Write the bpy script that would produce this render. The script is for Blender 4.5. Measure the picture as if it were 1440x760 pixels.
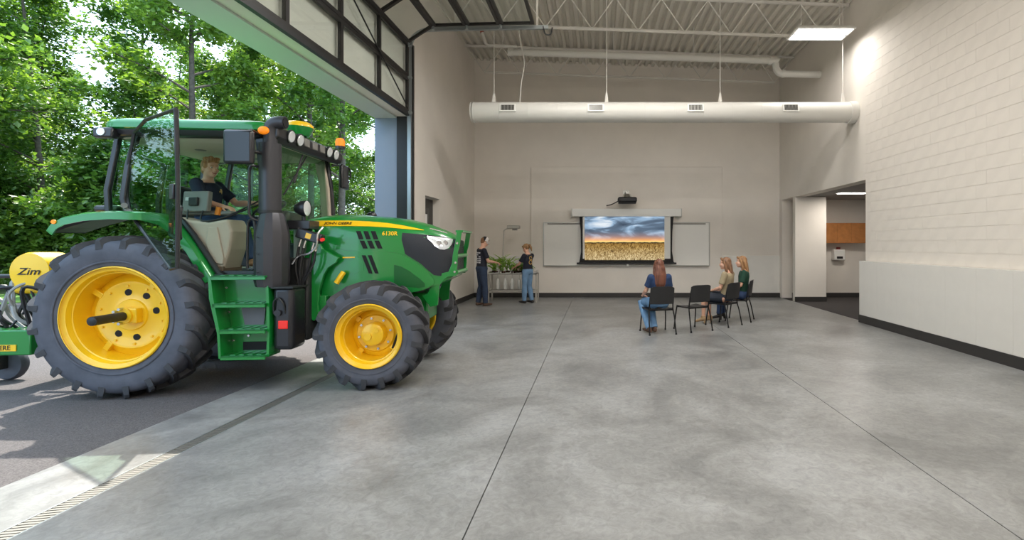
import bpy, bmesh, math, random
from mathutils import Vector, Matrix, noise
R = math.radians
S = bpy.context.scene
for o in list(bpy.data.objects): bpy.data.objects.remove(o)
COL = S.collection
random.seed(7)

# ------------------------------------------------------------------ camera
cd = bpy.data.cameras.new('camera'); cam = bpy.data.objects.new('camera', cd); COL.objects.link(cam)
cam.location = (0, 0, 1.6); cam.rotation_euler = (R(90), 0, 0)
cd.sensor_width = 36; cd.lens = 17.5; cd.shift_x = -120 / 1440; cd.shift_y = -35.5 / 1440
cd.clip_start = .05; cd.clip_end = 400
S.camera = cam
# ------------------------------------------------------------------ sky, sun, exposure
S.view_settings.view_transform = 'Standard'; S.view_settings.look = 'None'
S.view_settings.exposure = 0.12; S.view_settings.gamma = 1; S.view_settings.use_curve_mapping = False
w = bpy.data.worlds.new('sky'); S.world = w; w.use_nodes = True
nt = w.node_tree; bgn = nt.nodes['Background']
sky = nt.nodes.new('ShaderNodeTexSky'); sky.sky_type = 'NISHITA'; sky.sun_disc = False
sky.sun_elevation = R(55); sky.sun_rotation = R(-23); sky.dust_density = 4; sky.air_density = 1.0; sky.ozone_density = 1
hz = nt.nodes.new('ShaderNodeMix'); hz.data_type = 'RGBA'; hz.inputs[0].default_value = .62
sc = nt.nodes.new('ShaderNodeVectorMath'); sc.operation = 'SCALE'; sc.inputs['Scale'].default_value = .16
nt.links.new(sky.outputs[0], sc.inputs[0]); nt.links.new(sc.outputs[0], hz.inputs[6])
hz.inputs[7].default_value = (.52, .76, 1.0, 1)
nt.links.new(hz.outputs[2], bgn.inputs[0]); bgn.inputs[1].default_value = 3.5
sl = bpy.data.lights.new('sun', 'SUN'); so = bpy.data.objects.new('sun', sl); COL.objects.link(so)
sl.energy = 8.0; sl.angle = R(.6); sl.color = (1, .94, .84)
so.location = (-9, 20, 30)
so.rotation_euler = Vector((.29, -.54, -1)).to_track_quat('-Z', 'Y').to_euler()

# ------------------------------------------------------------------ mesh helpers
class MB:
    def __init__(s): s.v = []; s.f = []
    def add(s, vs, fs, M=None):
        b = len(s.v)
        s.v += [tuple(M @ Vector(p)) if M else tuple(p) for p in vs]
        s.f += [tuple(b + i for i in f) for f in fs]
        return s
    def box(s, x0, x1, y0, y1, z0, z1, M=None):
        vs = [(x, y, z) for z in (z0, z1) for y in (y0, y1) for x in (x0, x1)]
        return s.add(vs, [(0, 2, 3, 1), (4, 5, 7, 6), (0, 1, 5, 4), (2, 6, 7, 3), (0, 4, 6, 2), (1, 3, 7, 5)], M)
    def loft(s, secs, cap=True, M=None, closed=True):
        n = len(secs[0]); vs = [p for q in secs for p in q]; fs = []
        for i in range(len(secs) - 1):
            for j in range(n if closed else n - 1):
                k = (j + 1) % n
                fs.append((i * n + j, i * n + k, (i + 1) * n + k, (i + 1) * n + j))
        if cap and closed:
            fs.append(tuple(range(n - 1, -1, -1))); fs.append(tuple((len(secs) - 1) * n + j for j in range(n)))
        return s.add(vs, fs, M)
    def tube(s, pts, r, n=8, cap=True, M=None, flat=1.0, side=None):
        P = [Vector(p) for p in pts]; secs = []
        rr = r if isinstance(r, (list, tuple)) else [r] * len(P)
        prev = None
        for i, p in enumerate(P):
            t = (P[min(i + 1, len(P) - 1)] - P[max(i - 1, 0)]).normalized()
            if prev is None:
                a = Vector(side) if side else (Vector((0, 0, 1)) if abs(t.z) < .9 else Vector((1, 0, 0)))
            else: a = prev
            a = (a - t * a.dot(t)).normalized(); prev = a; b = t.cross(a)
            r0 = rr[i]; rx, ry = (r0 if isinstance(r0, tuple) else (r0, r0 * flat))
            secs.append([p + a * (math.cos(2 * math.pi * j / n) * rx) + b * (math.sin(2 * math.pi * j / n) * ry) for j in range(n)])
        return s.loft(secs, cap, M)
    def cyl(s, p0, p1, r0, r1=None, n=16, M=None):
        return s.tube([p0, p1], [r0, r0 if r1 is None else r1], n, True, M)
    def ell(s, c, r, n=12, m=8, M=None):
        c = Vector(c); vs = [c + Vector((0, 0, -r[2]))]; fs = []
        for i in range(1, m):
            a = math.pi * i / m - math.pi / 2
            for j in range(n):
                b = 2 * math.pi * j / n
                vs.append(c + Vector((r[0] * math.cos(a) * math.cos(b), r[1] * math.cos(a) * math.sin(b), r[2] * math.sin(a))))
        vs.append(c + Vector((0, 0, r[2]))); L = len(vs) - 1
        for j in range(n):
            fs.append((0, 1 + (j + 1) % n, 1 + j)); fs.append((L, L - n + j, L - n + (j + 1) % n))
        for i in range(m - 2):
            for j in range(n):
                a = 1 + i * n + j; b = 1 + i * n + (j + 1) % n
                fs.append((a, b, b + n, a + n))
        return s.add(vs, fs, M)
    def lathe(s, prof, n=32, M=None, closed=False):
        """profile of (radius, height) about local z"""
        secs = [[(r * math.cos(2 * math.pi * j / n), r * math.sin(2 * math.pi * j / n), z) for j in range(n)] for r, z in prof]
        if closed: secs.append(secs[0])
        return s.loft(secs, False, M)
    def prism(s, poly, a, b, axis='y', M=None):
        """polygon extruded: axis y -> poly is (x, z); axis z -> (x, y); axis x -> (y, z)"""
        def mk(p, t): return (p[0], t, p[1]) if axis == 'y' else ((p[0], p[1], t) if axis == 'z' else (t, p[0], p[1]))
        n = len(poly)
        vs = [mk(p, a) for p in poly] + [mk(p, b) for p in poly]
        fs = [tuple(range(n)), tuple(range(2 * n - 1, n - 1, -1))] + [(i, i + n, (i + 1) % n + n, (i + 1) % n) for i in range(n)]
        return s.add(vs, fs, M)
    def mesh(s, name, mat=None, smooth=40):
        me = bpy.data.meshes.new(name); me.from_pydata(s.v, [], s.f)
        bm = bmesh.new(); bm.from_mesh(me)
        bmesh.ops.recalc_face_normals(bm, faces=bm.faces); bm.to_mesh(me); bm.free()
        if smooth:
            me.polygons.foreach_set('use_smooth', [True] * len(me.polygons)); me.set_sharp_from_angle(angle=R(smooth))
        if mat: me.materials.append(mat)
        me.update(); return me
    def build(s, name, mat, parent=None, smooth=40, bevel=0, seg=2):
        o = link(bpy.data.objects.new(name, s.mesh(name, mat, smooth)), parent)
        if bevel:
            b = o.modifiers.new('bevel', 'BEVEL'); b.width = bevel; b.segments = seg; b.limit_method = 'ANGLE'; b.angle_limit = R(40)
        return o
def link(o, parent=None):
    COL.objects.link(o)
    if parent: o.parent = parent
    return o
def inst(name, me, parent=None, M=None):
    o = link(bpy.data.objects.new(name, me), parent)
    if M is not None: o.matrix_local = M
    return o
def tag(o, label=None, cat=None, group=None, kind=None):
    if label: o['label'] = label
    if cat: o['category'] = cat
    if group: o['group'] = group
    if kind: o['kind'] = kind
    return o
def thing(name, label, cat, loc=(0, 0, 0), rz=0, group=None):
    o = bpy.data.objects.new(name, None); o.empty_display_size = .1; COL.objects.link(o)
    o.location = loc; o.rotation_euler = (0, 0, rz)
    return tag(o, label, cat, group)
def copy_tree(o, parent=None):
    c = o.copy(); COL.objects.link(c); c.parent = parent
    for ch in list(o.children): copy_tree(ch, c)
    return c
def tr(x, y, z): return Matrix.Translation((x, y, z))
def rot(a, ax): return Matrix.Rotation(R(a), 4, ax)
def bezier(p, n=10):
    """smooth path through points (Catmull-Rom)"""
    P = [Vector(q) for q in p]; P = [P[0] * 2 - P[1]] + P + [P[-1] * 2 - P[-2]]; out = []
    for i in range(1, len(P) - 2):
        for k in range(n):
            t = k / n; a, b, c, d = P[i - 1:i + 3]
            out.append(.5 * ((2 * b) + (c - a) * t + (2 * a - 5 * b + 4 * c - d) * t * t + (3 * b - a - 3 * c + d) * t ** 3))
    out.append(P[-2]); return out
def bake(o):
    """replace an object's mesh by its evaluated one"""
    dg = bpy.context.evaluated_depsgraph_get(); dg.update()
    me = bpy.data.meshes.new_from_object(o.evaluated_get(dg)); o.modifiers.clear(); o.data = me
    return o
def text_mesh(txt, size, mat, bold=.0, shear=0, spacing=1.0, sx=1.0, depth=.0008):
    cu = bpy.data.curves.new('lettering', 'FONT'); cu.body = txt; cu.size = size; cu.offset = bold; cu.shear = shear
    cu.space_character = spacing; cu.align_x = 'CENTER'; cu.align_y = 'CENTER'; cu.extrude = depth; cu.resolution_u = 3
    t = bpy.data.objects.new('lettering', cu); COL.objects.link(t)
    dg = bpy.context.evaluated_depsgraph_get(); dg.update()
    me = bpy.data.meshes.new_from_object(t.evaluated_get(dg)); bpy.data.objects.remove(t)
    for v in me.vertices: v.co.x *= sx
    me.materials.clear(); me.materials.append(mat); return me

# ------------------------------------------------------------------ materials
def srgb(*c):
    return tuple(((x / 255) / 12.92 if x / 255 <= .04045 else ((x / 255 + .055) / 1.055) ** 2.4) for x in c) + (1,)
def mat(name, col, rough=.5, metal=0, var=0, vscale=4, bump=0, bscale=40, coat=0, spec=.5, col2=None):
    m = bpy.data.materials.new(name); m.use_nodes = True; n = m.node_tree; b = n.nodes['Principled BSDF']
    b.inputs['Base Color'].default_value = col; b.inputs['Roughness'].default_value = rough; b.inputs['Metallic'].default_value = metal
    b.inputs['Coat Weight'].default_value = coat; b.inputs['Coat Roughness'].default_value = .06; b.inputs['Specular IOR Level'].default_value = spec
    tc = n.nodes.new('ShaderNodeTexCoord')
    if var or col2:
        t = n.nodes.new('ShaderNodeTexNoise'); t.inputs['Scale'].default_value = vscale; t.inputs['Detail'].default_value = 6
        n.links.new(tc.outputs['Object'], t.inputs['Vector'])
        r = n.nodes.new('ShaderNodeValToRGB'); r.color_ramp.elements[0].position = .32; r.color_ramp.elements[1].position = .68
        c2 = col2 or tuple(min(1, c * (1 + var)) for c in col[:3]) + (1,)
        c1 = col if col2 else tuple(c * (1 - var) for c in col[:3]) + (1,)
        r.color_ramp.elements[0].color = c1; r.color_ramp.elements[1].color = c2
        n.links.new(t.outputs['Fac'], r.inputs[0]); n.links.new(r.outputs[0], b.inputs['Base Color'])
    if bump:
        t2 = n.nodes.new('ShaderNodeTexNoise'); t2.inputs['Scale'].default_value = bscale; t2.inputs['Detail'].default_value = 4
        n.links.new(tc.outputs['Object'], t2.inputs['Vector'])
        bp = n.nodes.new('ShaderNodeBump'); bp.inputs['Strength'].default_value = bump; bp.inputs['Distance'].default_value = .01
        n.links.new(t2.outputs['Fac'], bp.inputs['Height']); n.links.new(bp.outputs[0], b.inputs['Normal'])
    return m
def cmu(name, col, axes, joint=.2):
    """painted concrete block: running-bond joints as fine relief"""
    m = mat(name, col, .75, var=.03, vscale=1.5); n = m.node_tree; b = n.nodes['Principled BSDF']
    tc = n.nodes.new('ShaderNodeTexCoord'); sp = n.nodes.new('ShaderNodeSeparateXYZ'); cb = n.nodes.new('ShaderNodeCombineXYZ')
    n.links.new(tc.outputs['Object'], sp.inputs[0]); n.links.new(sp.outputs[axes[0]], cb.inputs[0]); n.links.new(sp.outputs[axes[1]], cb.inputs[1])
    br = n.nodes.new('ShaderNodeTexBrick'); br.inputs['Scale'].default_value = 1; br.inputs['Brick Width'].default_value = .4
    br.inputs['Row Height'].default_value = .2; br.inputs['Mortar Size'].default_value = .007; br.inputs['Mortar Smooth'].default_value = .4
    n.links.new(cb.outputs[0], br.inputs['Vector'])
    ns = n.nodes.new('ShaderNodeTexNoise'); ns.inputs['Scale'].default_value = 60; n.links.new(tc.outputs['Object'], ns.inputs['Vector'])
    ad = n.nodes.new('ShaderNodeMath'); ad.operation = 'MULTIPLY_ADD'; ad.inputs[1].default_value = -.8
    n.links.new(br.outputs['Fac'], ad.inputs[0]); n.links.new(ns.outputs['Fac'], ad.inputs[2])
    bp = n.nodes.new('ShaderNodeBump'); bp.inputs['Strength'].default_value = joint; bp.inputs['Distance'].default_value = .006
    n.links.new(ad.outputs[0], bp.inputs['Height']); n.links.new(bp.outputs[0], b.inputs['Normal'])
    return m
def emit(name, col, strength):
    m = bpy.data.materials.new(name); m.use_nodes = True; n = m.node_tree; b = n.nodes['Principled BSDF']
    b.inputs['Base Color'].default_value = col; b.inputs['Emission Color'].default_value = col; b.inputs['Emission Strength'].default_value = strength
    return m
def glass(name, tint, refl=.10, rough=.0):
    m = bpy.data.materials.new(name); m.use_nodes = True; n = m.node_tree
    for x in list(n.nodes): n.nodes.remove(x)
    o = n.nodes.new('ShaderNodeOutputMaterial'); t = n.nodes.new('ShaderNodeBsdfTransparent'); t.inputs[0].default_value = tint
    g = n.nodes.new('ShaderNodeBsdfGlossy'); g.inputs['Roughness'].default_value = rough; g.inputs[0].default_value = (1, 1, 1, 1)
    fr = n.nodes.new('ShaderNodeLayerWeight'); pw = n.nodes.new('ShaderNodeMath'); pw.operation = 'POWER'; pw.inputs[1].default_value = 4
    ad = n.nodes.new('ShaderNodeMath'); ad.operation = 'MULTIPLY_ADD'; ad.use_clamp = True; ad.inputs[1].default_value = .3; ad.inputs[2].default_value = refl * .4
    mx = n.nodes.new('ShaderNodeMixShader')
    n.links.new(fr.outputs['Facing'], pw.inputs[0]); n.links.new(pw.outputs[0], ad.inputs[0]); n.links.new(ad.outputs[0], mx.inputs[0]); n.links.new(t.outputs[0], mx.inputs[1]); n.links.new(g.outputs[0], mx.inputs[2])
    n.links.new(mx.outputs[0], o.inputs[0]); return m

WALL = srgb(226, 219, 210)
M = dict(
    wall_x=cmu('painted block wall, side', WALL, (1, 2)), wall_y=cmu('painted block wall, end', WALL, (0, 2)),
    block=mat('painted block', WALL, .75, var=.03, bump=.08, bscale=70), mortar=mat('painted mortar', srgb(205, 197, 188), .85),
    wains=mat('glazed wainscot', srgb(222, 219, 213), .55, var=.02, bump=.04, bscale=60),
    base=mat('rubber base', srgb(52, 50, 49), .5), deck=mat('painted steel deck', srgb(214, 209, 198), .6),
    steel_w=mat('white painted steel', srgb(214, 210, 203), .5), duct=mat('white duct', srgb(216, 214, 208), .45),
    asphalt=mat('asphalt', srgb(92, 88, 88), .9, var=.35, vscale=90, bump=.9, bscale=160),
    grate=mat('cast grate', srgb(132, 130, 124), .5, .6), dark=mat('black plastic', srgb(28, 28, 30), .45),
    alu_d=mat('dark anodised frame', srgb(40, 38, 37), .4, .3), galv=mat('galvanised', srgb(165, 172, 175), .4, .8),
    jamb=mat('blue grey jamb panel', srgb(128, 140, 156), .5), soffit=mat('metal soffit', srgb(196, 206, 198), .45),
    carpet=mat('dark carpet', srgb(58, 54, 54), .95, var=.3, vscale=120), white=mat('white', srgb(235, 234, 230), .35),
    wb=mat('whiteboard', srgb(232, 230, 225), .25), steel=mat('stainless', srgb(176, 176, 172), .35, .7),
    oak=mat('oak veneer', srgb(186, 122, 66), .45, var=.15, vscale=6), ceil2=mat('ceiling tile', srgb(150, 146, 142), .9),
    chrome=mat('chrome', srgb(210, 210, 210), .15, 1),
    glass=glass('door glass', (.93, .96, .95, 1), .08), lamp=emit('lamp diffuser', (1, .97, .92, 1), 7.0),
)
def concrete():
    m = mat('polished concrete', (1, 1, 1, 1), .42, spec=.45); n = m.node_tree; b = n.nodes['Principled BSDF']
    tc = n.nodes.new('ShaderNodeTexCoord')
    def nz(scale, detail, rough=.6, dist=0):
        t = n.nodes.new('ShaderNodeTexNoise'); t.inputs['Scale'].default_value = scale; t.inputs['Detail'].default_value = detail
        t.inputs['Roughness'].default_value = rough; t.inputs['Distortion'].default_value = dist
        n.links.new(tc.outputs['Object'], t.inputs['Vector']); return t
    a = nz(.9, 8, .68, .6); r = n.nodes.new('ShaderNodeValToRGB')
    e = r.color_ramp.elements; e[0].position = .3; e[0].color = srgb(112, 113, 113); e[1].position = .72; e[1].color = srgb(168, 170, 171)
    x = e.new(.5); x.color = srgb(143, 144, 143)
    n.links.new(a.outputs['Fac'], r.inputs[0])
    c = nz(14, 8, .75, 1.2); r2 = n.nodes.new('ShaderNodeValToRGB'); r2.color_ramp.elements[0].position = .35; r2.color_ramp.elements[1].position = .6
    r2.color_ramp.elements[0].color = (.62, .62, .62, 1); r2.color_ramp.elements[1].color = (1, 1, 1, 1)
    n.links.new(c.outputs['Fac'], r2.inputs[0])
    mx = n.nodes.new('ShaderNodeMix'); mx.data_type = 'RGBA'; mx.blend_type = 'MULTIPLY'; mx.inputs[0].default_value = .75
    n.links.new(r.outputs[0], mx.inputs[6]); n.links.new(r2.outputs[0], mx.inputs[7]); n.links.new(mx.outputs[2], b.inputs['Base Color'])
    rr = n.nodes.new('ShaderNodeMapRange'); rr.inputs[3].default_value = .22; rr.inputs[4].default_value = .48
    n.links.new(a.outputs['Fac'], rr.inputs[0]); n.links.new(rr.outputs[0], b.inputs['Roughness'])
    bp = n.nodes.new('ShaderNodeBump'); bp.inputs['Strength'].default_value = .05; bp.inputs['Distance'].default_value = .01
    n.links.new(c.outputs['Fac'], bp.inputs['Height']); n.links.new(bp.outputs[0], b.inputs['Normal'])
    return m
M['conc'] = concrete()
# ================================================================== the room
XL, XR, YB, YF = -3.75, 5.55, 15.18, -4.0        # inner faces: left wall, right wall, back wall, wall behind the camera
DY0, DY1, DH = .85, 9.85, 4.13                   # overhead-door opening in the left wall
OH = 2.95                                        # height of the openings in the right wall
def ceil_z(x): return 7.23 - .036 * (x - XL)
def struct(o): o['kind'] = 'structure'; return o

# floor: sub-base, with the cast slabs (sawn joints between) lying on it
fl = MB(); fl.box(XL - .18, XR, YF, YB, -.25, -.12); fl = struct(fl.build('floor', M['mortar'], smooth=0))
MB().box(-3.325, -3.195, 9.85, YB, -.12, 0).box(-3.325, -3.195, YF, .85, -.12, 0).build('slab', M['conc'], fl, smooth=0)
for x0, x1 in ((XL - .18, -3.325), (-3.195, -.735), (-.727, 2.30), (2.308, XR)):
    MB().box(x0, x1, YF, YB, -.12, 0).build('slab', M['conc'], fl, smooth=0)
# trench drain
g = thing('trench_drain', 'long narrow trench drain grate set in concrete along the open overhead door', 'drain', (-3.26, 0, 0))
MB().box(-.065, .065, .86, 9.84, -.119, -.1).build('channel', M['dark'], g, smooth=0)
for s in (-1, 1): MB().box(s * .06 - .005, s * .06 + .005, .86, 9.84, -.1, .0).build('frame_rail', M['galv'], g, smooth=0)
bar = MB().prism([(-.054, -.011), (-.054, .010), (.054, .032), (.054, .011)], -.02, -.002, 'z').mesh('grate_bar', M['grate'], 0)
for i in range(285): inst('grate_bar', bar, g, tr(0, .9 + i * .031, 0))

# ---- left wall with the overhead-door opening and a man door farther back
T = .62
def wall_left():
    m = MB(); x0, x1 = XL - T, XL
    m.box(x0, x1, YF, DY0, 0, 7.5); m.box(x0, x1, DY0, DY1, DH, 7.5)
    m.box(x0, x1, DY1, 10.85, 0, 7.5); m.box(x0, x1, 10.85, 11.85, 2.68, 7.5); m.box(x0, x1, 11.85, YB + .3, 0, 7.5)
    return m.build('wall_left', M['wall_x'], smooth=0)
wl = struct(wall_left())
j = MB(); j.box(XL - T - .02, XL - .2, DY1 - .03, DY1 - .002, 0, DH - .03); jo = j.build('trim_1', M['jamb'], smooth=0); struct(jo)
j = MB(); j.box(XL - T - .02, XL - .2, DY0 + .002, DY0 + .03, 0, DH - .03); struct(j.build('trim_2', M['jamb'], smooth=0))
j = MB(); j.box(XL - T - .02, XL - .2, DY0 + .03, DY1 - .03, DH - .03, DH - .002); struct(j.build('trim_3', M['soffit'], smooth=0))
j = MB(); j.box(XL - .2, XL - .005, DY1 - .05, DY1 - .003, 0, DH); struct(j.build('trim_4', M['alu_d'], smooth=0))
dr = struct(MB().box(XL - .21, XL - .16, 10.87, 11.83, 0, 2.66).build('door_1', M['alu_d'], smooth=0))
MB().box(XL - .162, XL - .156, 11.0, 11.55, 1.2, 2.45).build('pane', mat('dark glass', srgb(30, 34, 38), .1), dr, smooth=0)
MB().box(XL - .156, XL - .152, 11.12, 11.42, 2.05, 2.3).build('notice', M['white'], dr, smooth=0)
MB().cyl((XL - .13, 11.7, 1.05), (XL - .13, 11.56, 1.05), .012, n=8).cyl((XL - .16, 11.7, 1.05), (XL - .12, 11.7, 1.05), .012, n=8).build('door_handle', M['chrome'], dr)
struct(MB().box(XL, XL + .012, DY1 + .12, 10.85, 0, .14).box(XL, XL + .012, 11.85, YB, 0, .14).build('baseboard_left', M['base'], smooth=0))

# ---- back wall with wainscot and the raised panel
struct(MB().box(XL - T, 8.8, YB, YB + .3, 0, 7.5).build('wall_back', M['wall_y'], smooth=0))
wb_ = struct(MB().box(-2.02, 3.80, YB - .05, YB, 0, 3.97).build('trim_5', M['wall_y'], smooth=0, bevel=.012))
tr6 = struct(MB().box(XL, -2.02, YB - .05, YB, 0, 1.27).build('trim_6', M['wains'], smooth=0, bevel=.012))
tr7 = struct(MB().box(3.80, XR, YB - .05, YB, 0, 1.27).build('trim_7', M['wains'], smooth=0, bevel=.012))
struct(MB().box(XL + .012, XR, YB - .062, YB - .05, 0, .14).build('baseboard_back', M['base'], smooth=0))

# ---- right wall: blocks, wainscot panels, openings to the side room
def wall_right():
    m = MB(); x0, x1 = XR + .0055, XR + .3
    m.box(x0, x1, YF, 10.3, 0, 7.5); m.box(x0, x1, 10.3, YB, OH, 7.5)
    return m.build('wall_right', M['wall_x'], smooth=0)
wr = struct(wall_right())
bfull = MB().box(-.0025, .012, -.1992, .1992, -.0968, .0968).mesh('block', M['block'], 0)
bhalf = MB().box(-.0025, .012, -.0992, .0992, -.0968, .0968).mesh('block', M['block'], 0)
for c in range(25):
    z = 1.37 + .2 * c
    ys = [10.1 - .4 * k for k in range(11)] if c % 2 == 0 else [9.9 - .4 * k for k in range(10)]
    for y in ys: inst('block', bfull, wr, tr(XR + .003 + random.uniform(0, .0012), y, z))
    if c % 2: inst('block', bhalf, wr, tr(XR + .003, 10.2, z)); inst('block', bhalf, wr, tr(XR + .003, 6.0, z))
ws = struct(MB().box(XR - .122, XR + .004, YF, 10.298, 0, 1.255).build('trim_8', M['mortar'], smooth=0))
pan = MB().box(-.008, .0, -.3165, .3165, 0, 1.26).mesh('panel', M['wains'], 0)
for k in range(12): inst('panel', pan, ws, tr(XR - .122, 10.3 - .3175 - .635 * k, 0))
MB().box(XR - .13, XR + .002, YF, 10.3, 1.255, 1.265).build('cap', M['wains'], ws, smooth=0, bevel=.004)
struct(MB().box(XR - .142, XR - .13, YF, 10.312, 0, .16).box(XR - .142, XR + .3, 10.3, 10.312, 0, .16).build('baseboard_right', M['base'], smooth=0))
struct(MB().box(XR, 6.42, 13.96, 14.14, 0, OH).build('wall_pier', M['wall_y'], smooth=0))
struct(MB().box(XR - .012, 6.43, 13.948, 13.96, 0, .14).build('baseboard_pier', M['base'], smooth=0))
struct(MB().box(XR, XR + .3, 14.96, YB, 0, OH).build('wall_return', M['wall_x'], smooth=0))
struct(MB().box(XR - .002, 8.8, YF + 10, YB, -.12, .004).build('floor_side_room', M['carpet'], smooth=0))
struct(MB().box(XR + .3, 8.8, 6, YB, OH + .02, OH + .1).build('ceiling_side_room', M['ceil2'], smooth=0))
struct(MB().box(8.5, 8.8, 6, YB, 0, OH + .1).build('wall_side_room', M['wall_x'], smooth=0))
struct(MB().box(XR + .3, 8.8, 5.9, 6, 0, OH + .1).build('wall_side_room_end', M['wall_y'], smooth=0))
struct(MB().box(XR + .3, 8.5, YB - .062, YB - .002, 0, .14).build('baseboard_side_room', M['base'], smooth=0))
struct(MB().box(XL - T, 8.8, YF - .3, YF, 0, 7.5).build('wall_front', M['wall_y'], smooth=0))

# ---- ceiling: fluted steel deck, sloping slightly to the right
def deck():
    m = MB(); prof = []; x = XL
    while x < XR + .3:
        for dx, dz in ((0, 0), (.07, 0), (.10, .07), (.17, .07)): prof.append((x + dx, ceil_z(x + dx) + dz))
        x += .2
    a = [(x, YF, z) for x, z in prof]; b = [(x, YB, z) for x, z in prof]
    m.loft([a, b], False, closed=False)
    return m.build('ceiling', M['deck'], smooth=0)
struct(deck())
struct(MB().box(XL - T, 8.8, YF - .3, YB + .3, 7.5, 7.6).build('roof', M['deck'], smooth=0))

# ---- open-web roof joists
for jy in (14.0, 10.95, 7.9, 4.85, 1.8):
    where = {14.0: 'running just in front of the end wall', 10.95: 'running above the round white duct'}.get(jy, 'running across the room behind the pendant light')
    t = thing('bar_joist', 'white open-web steel roof joist ' + where, 'joist', (0, jy, 0), 0, 'white steel roof joists')
    x0, x1 = XL + .02, XR - .02; dep = .78
    def chord(dz, name, xa, xb):
        m = MB()
        for s in (-1, 1):
            m.loft([[(x, s * .012, ceil_z(x) - dz), (x, s * .05, ceil_z(x) - dz), (x, s * .05, ceil_z(x) - dz - .008), (x, s * .02, ceil_z(x) - dz - .008),
                     (x, s * .02, ceil_z(x) - dz - .05), (x, s * .012, ceil_z(x) - dz - .05)] for x in (xa, xb)])
        m.build(name, M['steel_w'], t, smooth=0)
    chord(.004, 'top_chord', x0, x1); chord(dep - .05, 'bottom_chord', x0 + .55, x1 - .55)
    n = 16; st = (x1 - x0 - 1.1) / n
    for i in range(n + 2):
        xa = x0 + .55 + (i - 1) * st; xb = xa + st; up = i % 2 == 0
        if i == 0: xa = x0 + .05; xb = x0 + .55
        if i == n + 1: xb = x1 - .05
        za = ceil_z(xa) - (.03 if up else dep - .03); zb = ceil_z(xb) - (dep - .03 if up else .03)
        MB().cyl((xa, 0, za), (xb, 0, zb), .0135, n=6).build('web_bar', M['steel_w'], t)

# ---- drain pipe, sprinkler pipe, hanging duct
px_ = thing('drain_pipe', 'thick white roof drain pipe with elbow, slung below the joists', 'pipe', (0, 12.4, 0))
MB().tube(bezier([(-2.15, 0, 6.40), (1.5, 0, 6.28), (4.25, 0, 6.19), (4.42, 0, 6.12), (4.46, 0, 5.98), (4.55, 0, 5.88), (4.75, 0, 5.86), (5.55, 0, 5.84)], 5), .085, 12).build('pipe_run', M['duct'], px_)
MB().cyl((-2.22, 0, 6.402), (-2.1, 0, 6.398), .105, n=14).build('end_cap', M['duct'], px_)
for x in (4.3, 4.62): MB().cyl((x - .03, 0, 6.19 if x < 4.5 else 5.87), (x + .04, 0, 6.17 if x < 4.5 else 5.865), .1, n=14).build('coupling', M['duct'], px_)
for x in (-1.6, .4, 2.4, 4.0): MB().cyl((x, 0, 6.38 - .033 * (x + 1.6)), (x, 0, ceil_z(x) + .02), .008, n=6).build('hanger_rod', M['steel_w'], px_)
sp = thing('sprinkler_pipe', 'thin white sprinkler branch pipe with red valve near the door track', 'pipe', (0, 12.1, 0))
MB().tube([(-1.95, 0, 6.42), (-2.65, 0, 6.45), (-2.72, 0, 6.5), (-2.8, 0, 6.78)], .035, 8).build('pipe_run', M['duct'], sp)
MB().cyl((-2.3, 0, 6.43), (-2.3, 0, ceil_z(-2.3) + .02), .006, n=6).build('hanger_rod', M['steel_w'], sp)
MB().cyl((-2.80, 0, 6.76), (-2.84, 0, 6.9), .045, n=10).build('valve', mat('red brass', srgb(150, 70, 50), .5), sp)
dt = thing('duct', 'long round white spiral air duct hanging across the room on rods', 'duct', (0, 10.75, 4.46))
m = MB(); prof = []; x = -2.7
m.tube([(-2.66, 0, 0), (5.42, 0, 0)], .215, 32); m.build('duct_tube', M['duct'], dt)
k = 0
while x < 5.3:
    MB().tube([(x - .012, 0, 0), (x, 0, 0), (x + .012, 0, 0)], [.2145, .2185, .2145], 32, False).build('seam', M['duct'], dt); x += .62
MB().tube([(-2.69, 0, 0), (-2.66, 0, 0), (-2.64, 0, 0)], [.19, .222, .222], 32).build('end_cap', M['duct'], dt)
MB().tube([(5.40, 0, 0), (5.55, 0, 0)], .235, 32).build('wall_collar', M['duct'], dt)
gr = MB().box(-.17, .17, -.02, .0, -.085, .085).mesh('grille', M['white'], 0)
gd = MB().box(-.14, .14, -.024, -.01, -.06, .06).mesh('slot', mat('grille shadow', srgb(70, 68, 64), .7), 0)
fin = MB().box(-.004, .004, -.032, -.01, -.06, .06).mesh('fin', M['steel'], 0)
for x in (-1.9, -.03, 2.08, 4.1):
    o = inst('grille', gr, dt, Matrix.Translation((x, 0, 0)) @ rot(-12, 'X') @ tr(0, -.208, 0)); inst('slot', gd, o)
    for k in range(9): inst('fin', fin, o, tr(-.12 + .03 * k, 0, 0))
for x in (-2.23, .2, 2.65, 5.3):
    q = MB(); q.cyl((x, 0, .215), (x, 0, ceil_z(x) - 4.46 + .02), .008, n=6); q.build('hanger_rod', M['steel_w'], dt)
    MB().prism([(x - .045, .205), (x + .045, .205), (x + .015, .42), (x - .015, .42)], -.02, .02).build('hanger_clip', M['steel_w'], dt, smooth=0)
cnd = MB().tube(bezier([(-1.68, 10.8, 4.69), (-1.66, 10.85, 5.1), (-1.6, 10.9, 5.6), (-1.7, 10.93, 6.1), (-1.72, 10.95, 6.38)], 6), .012, 6).build('cable', M['steel_w'])
tag(cnd, 'slack white cable rising from the round duct to the deck', 'cable')

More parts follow.
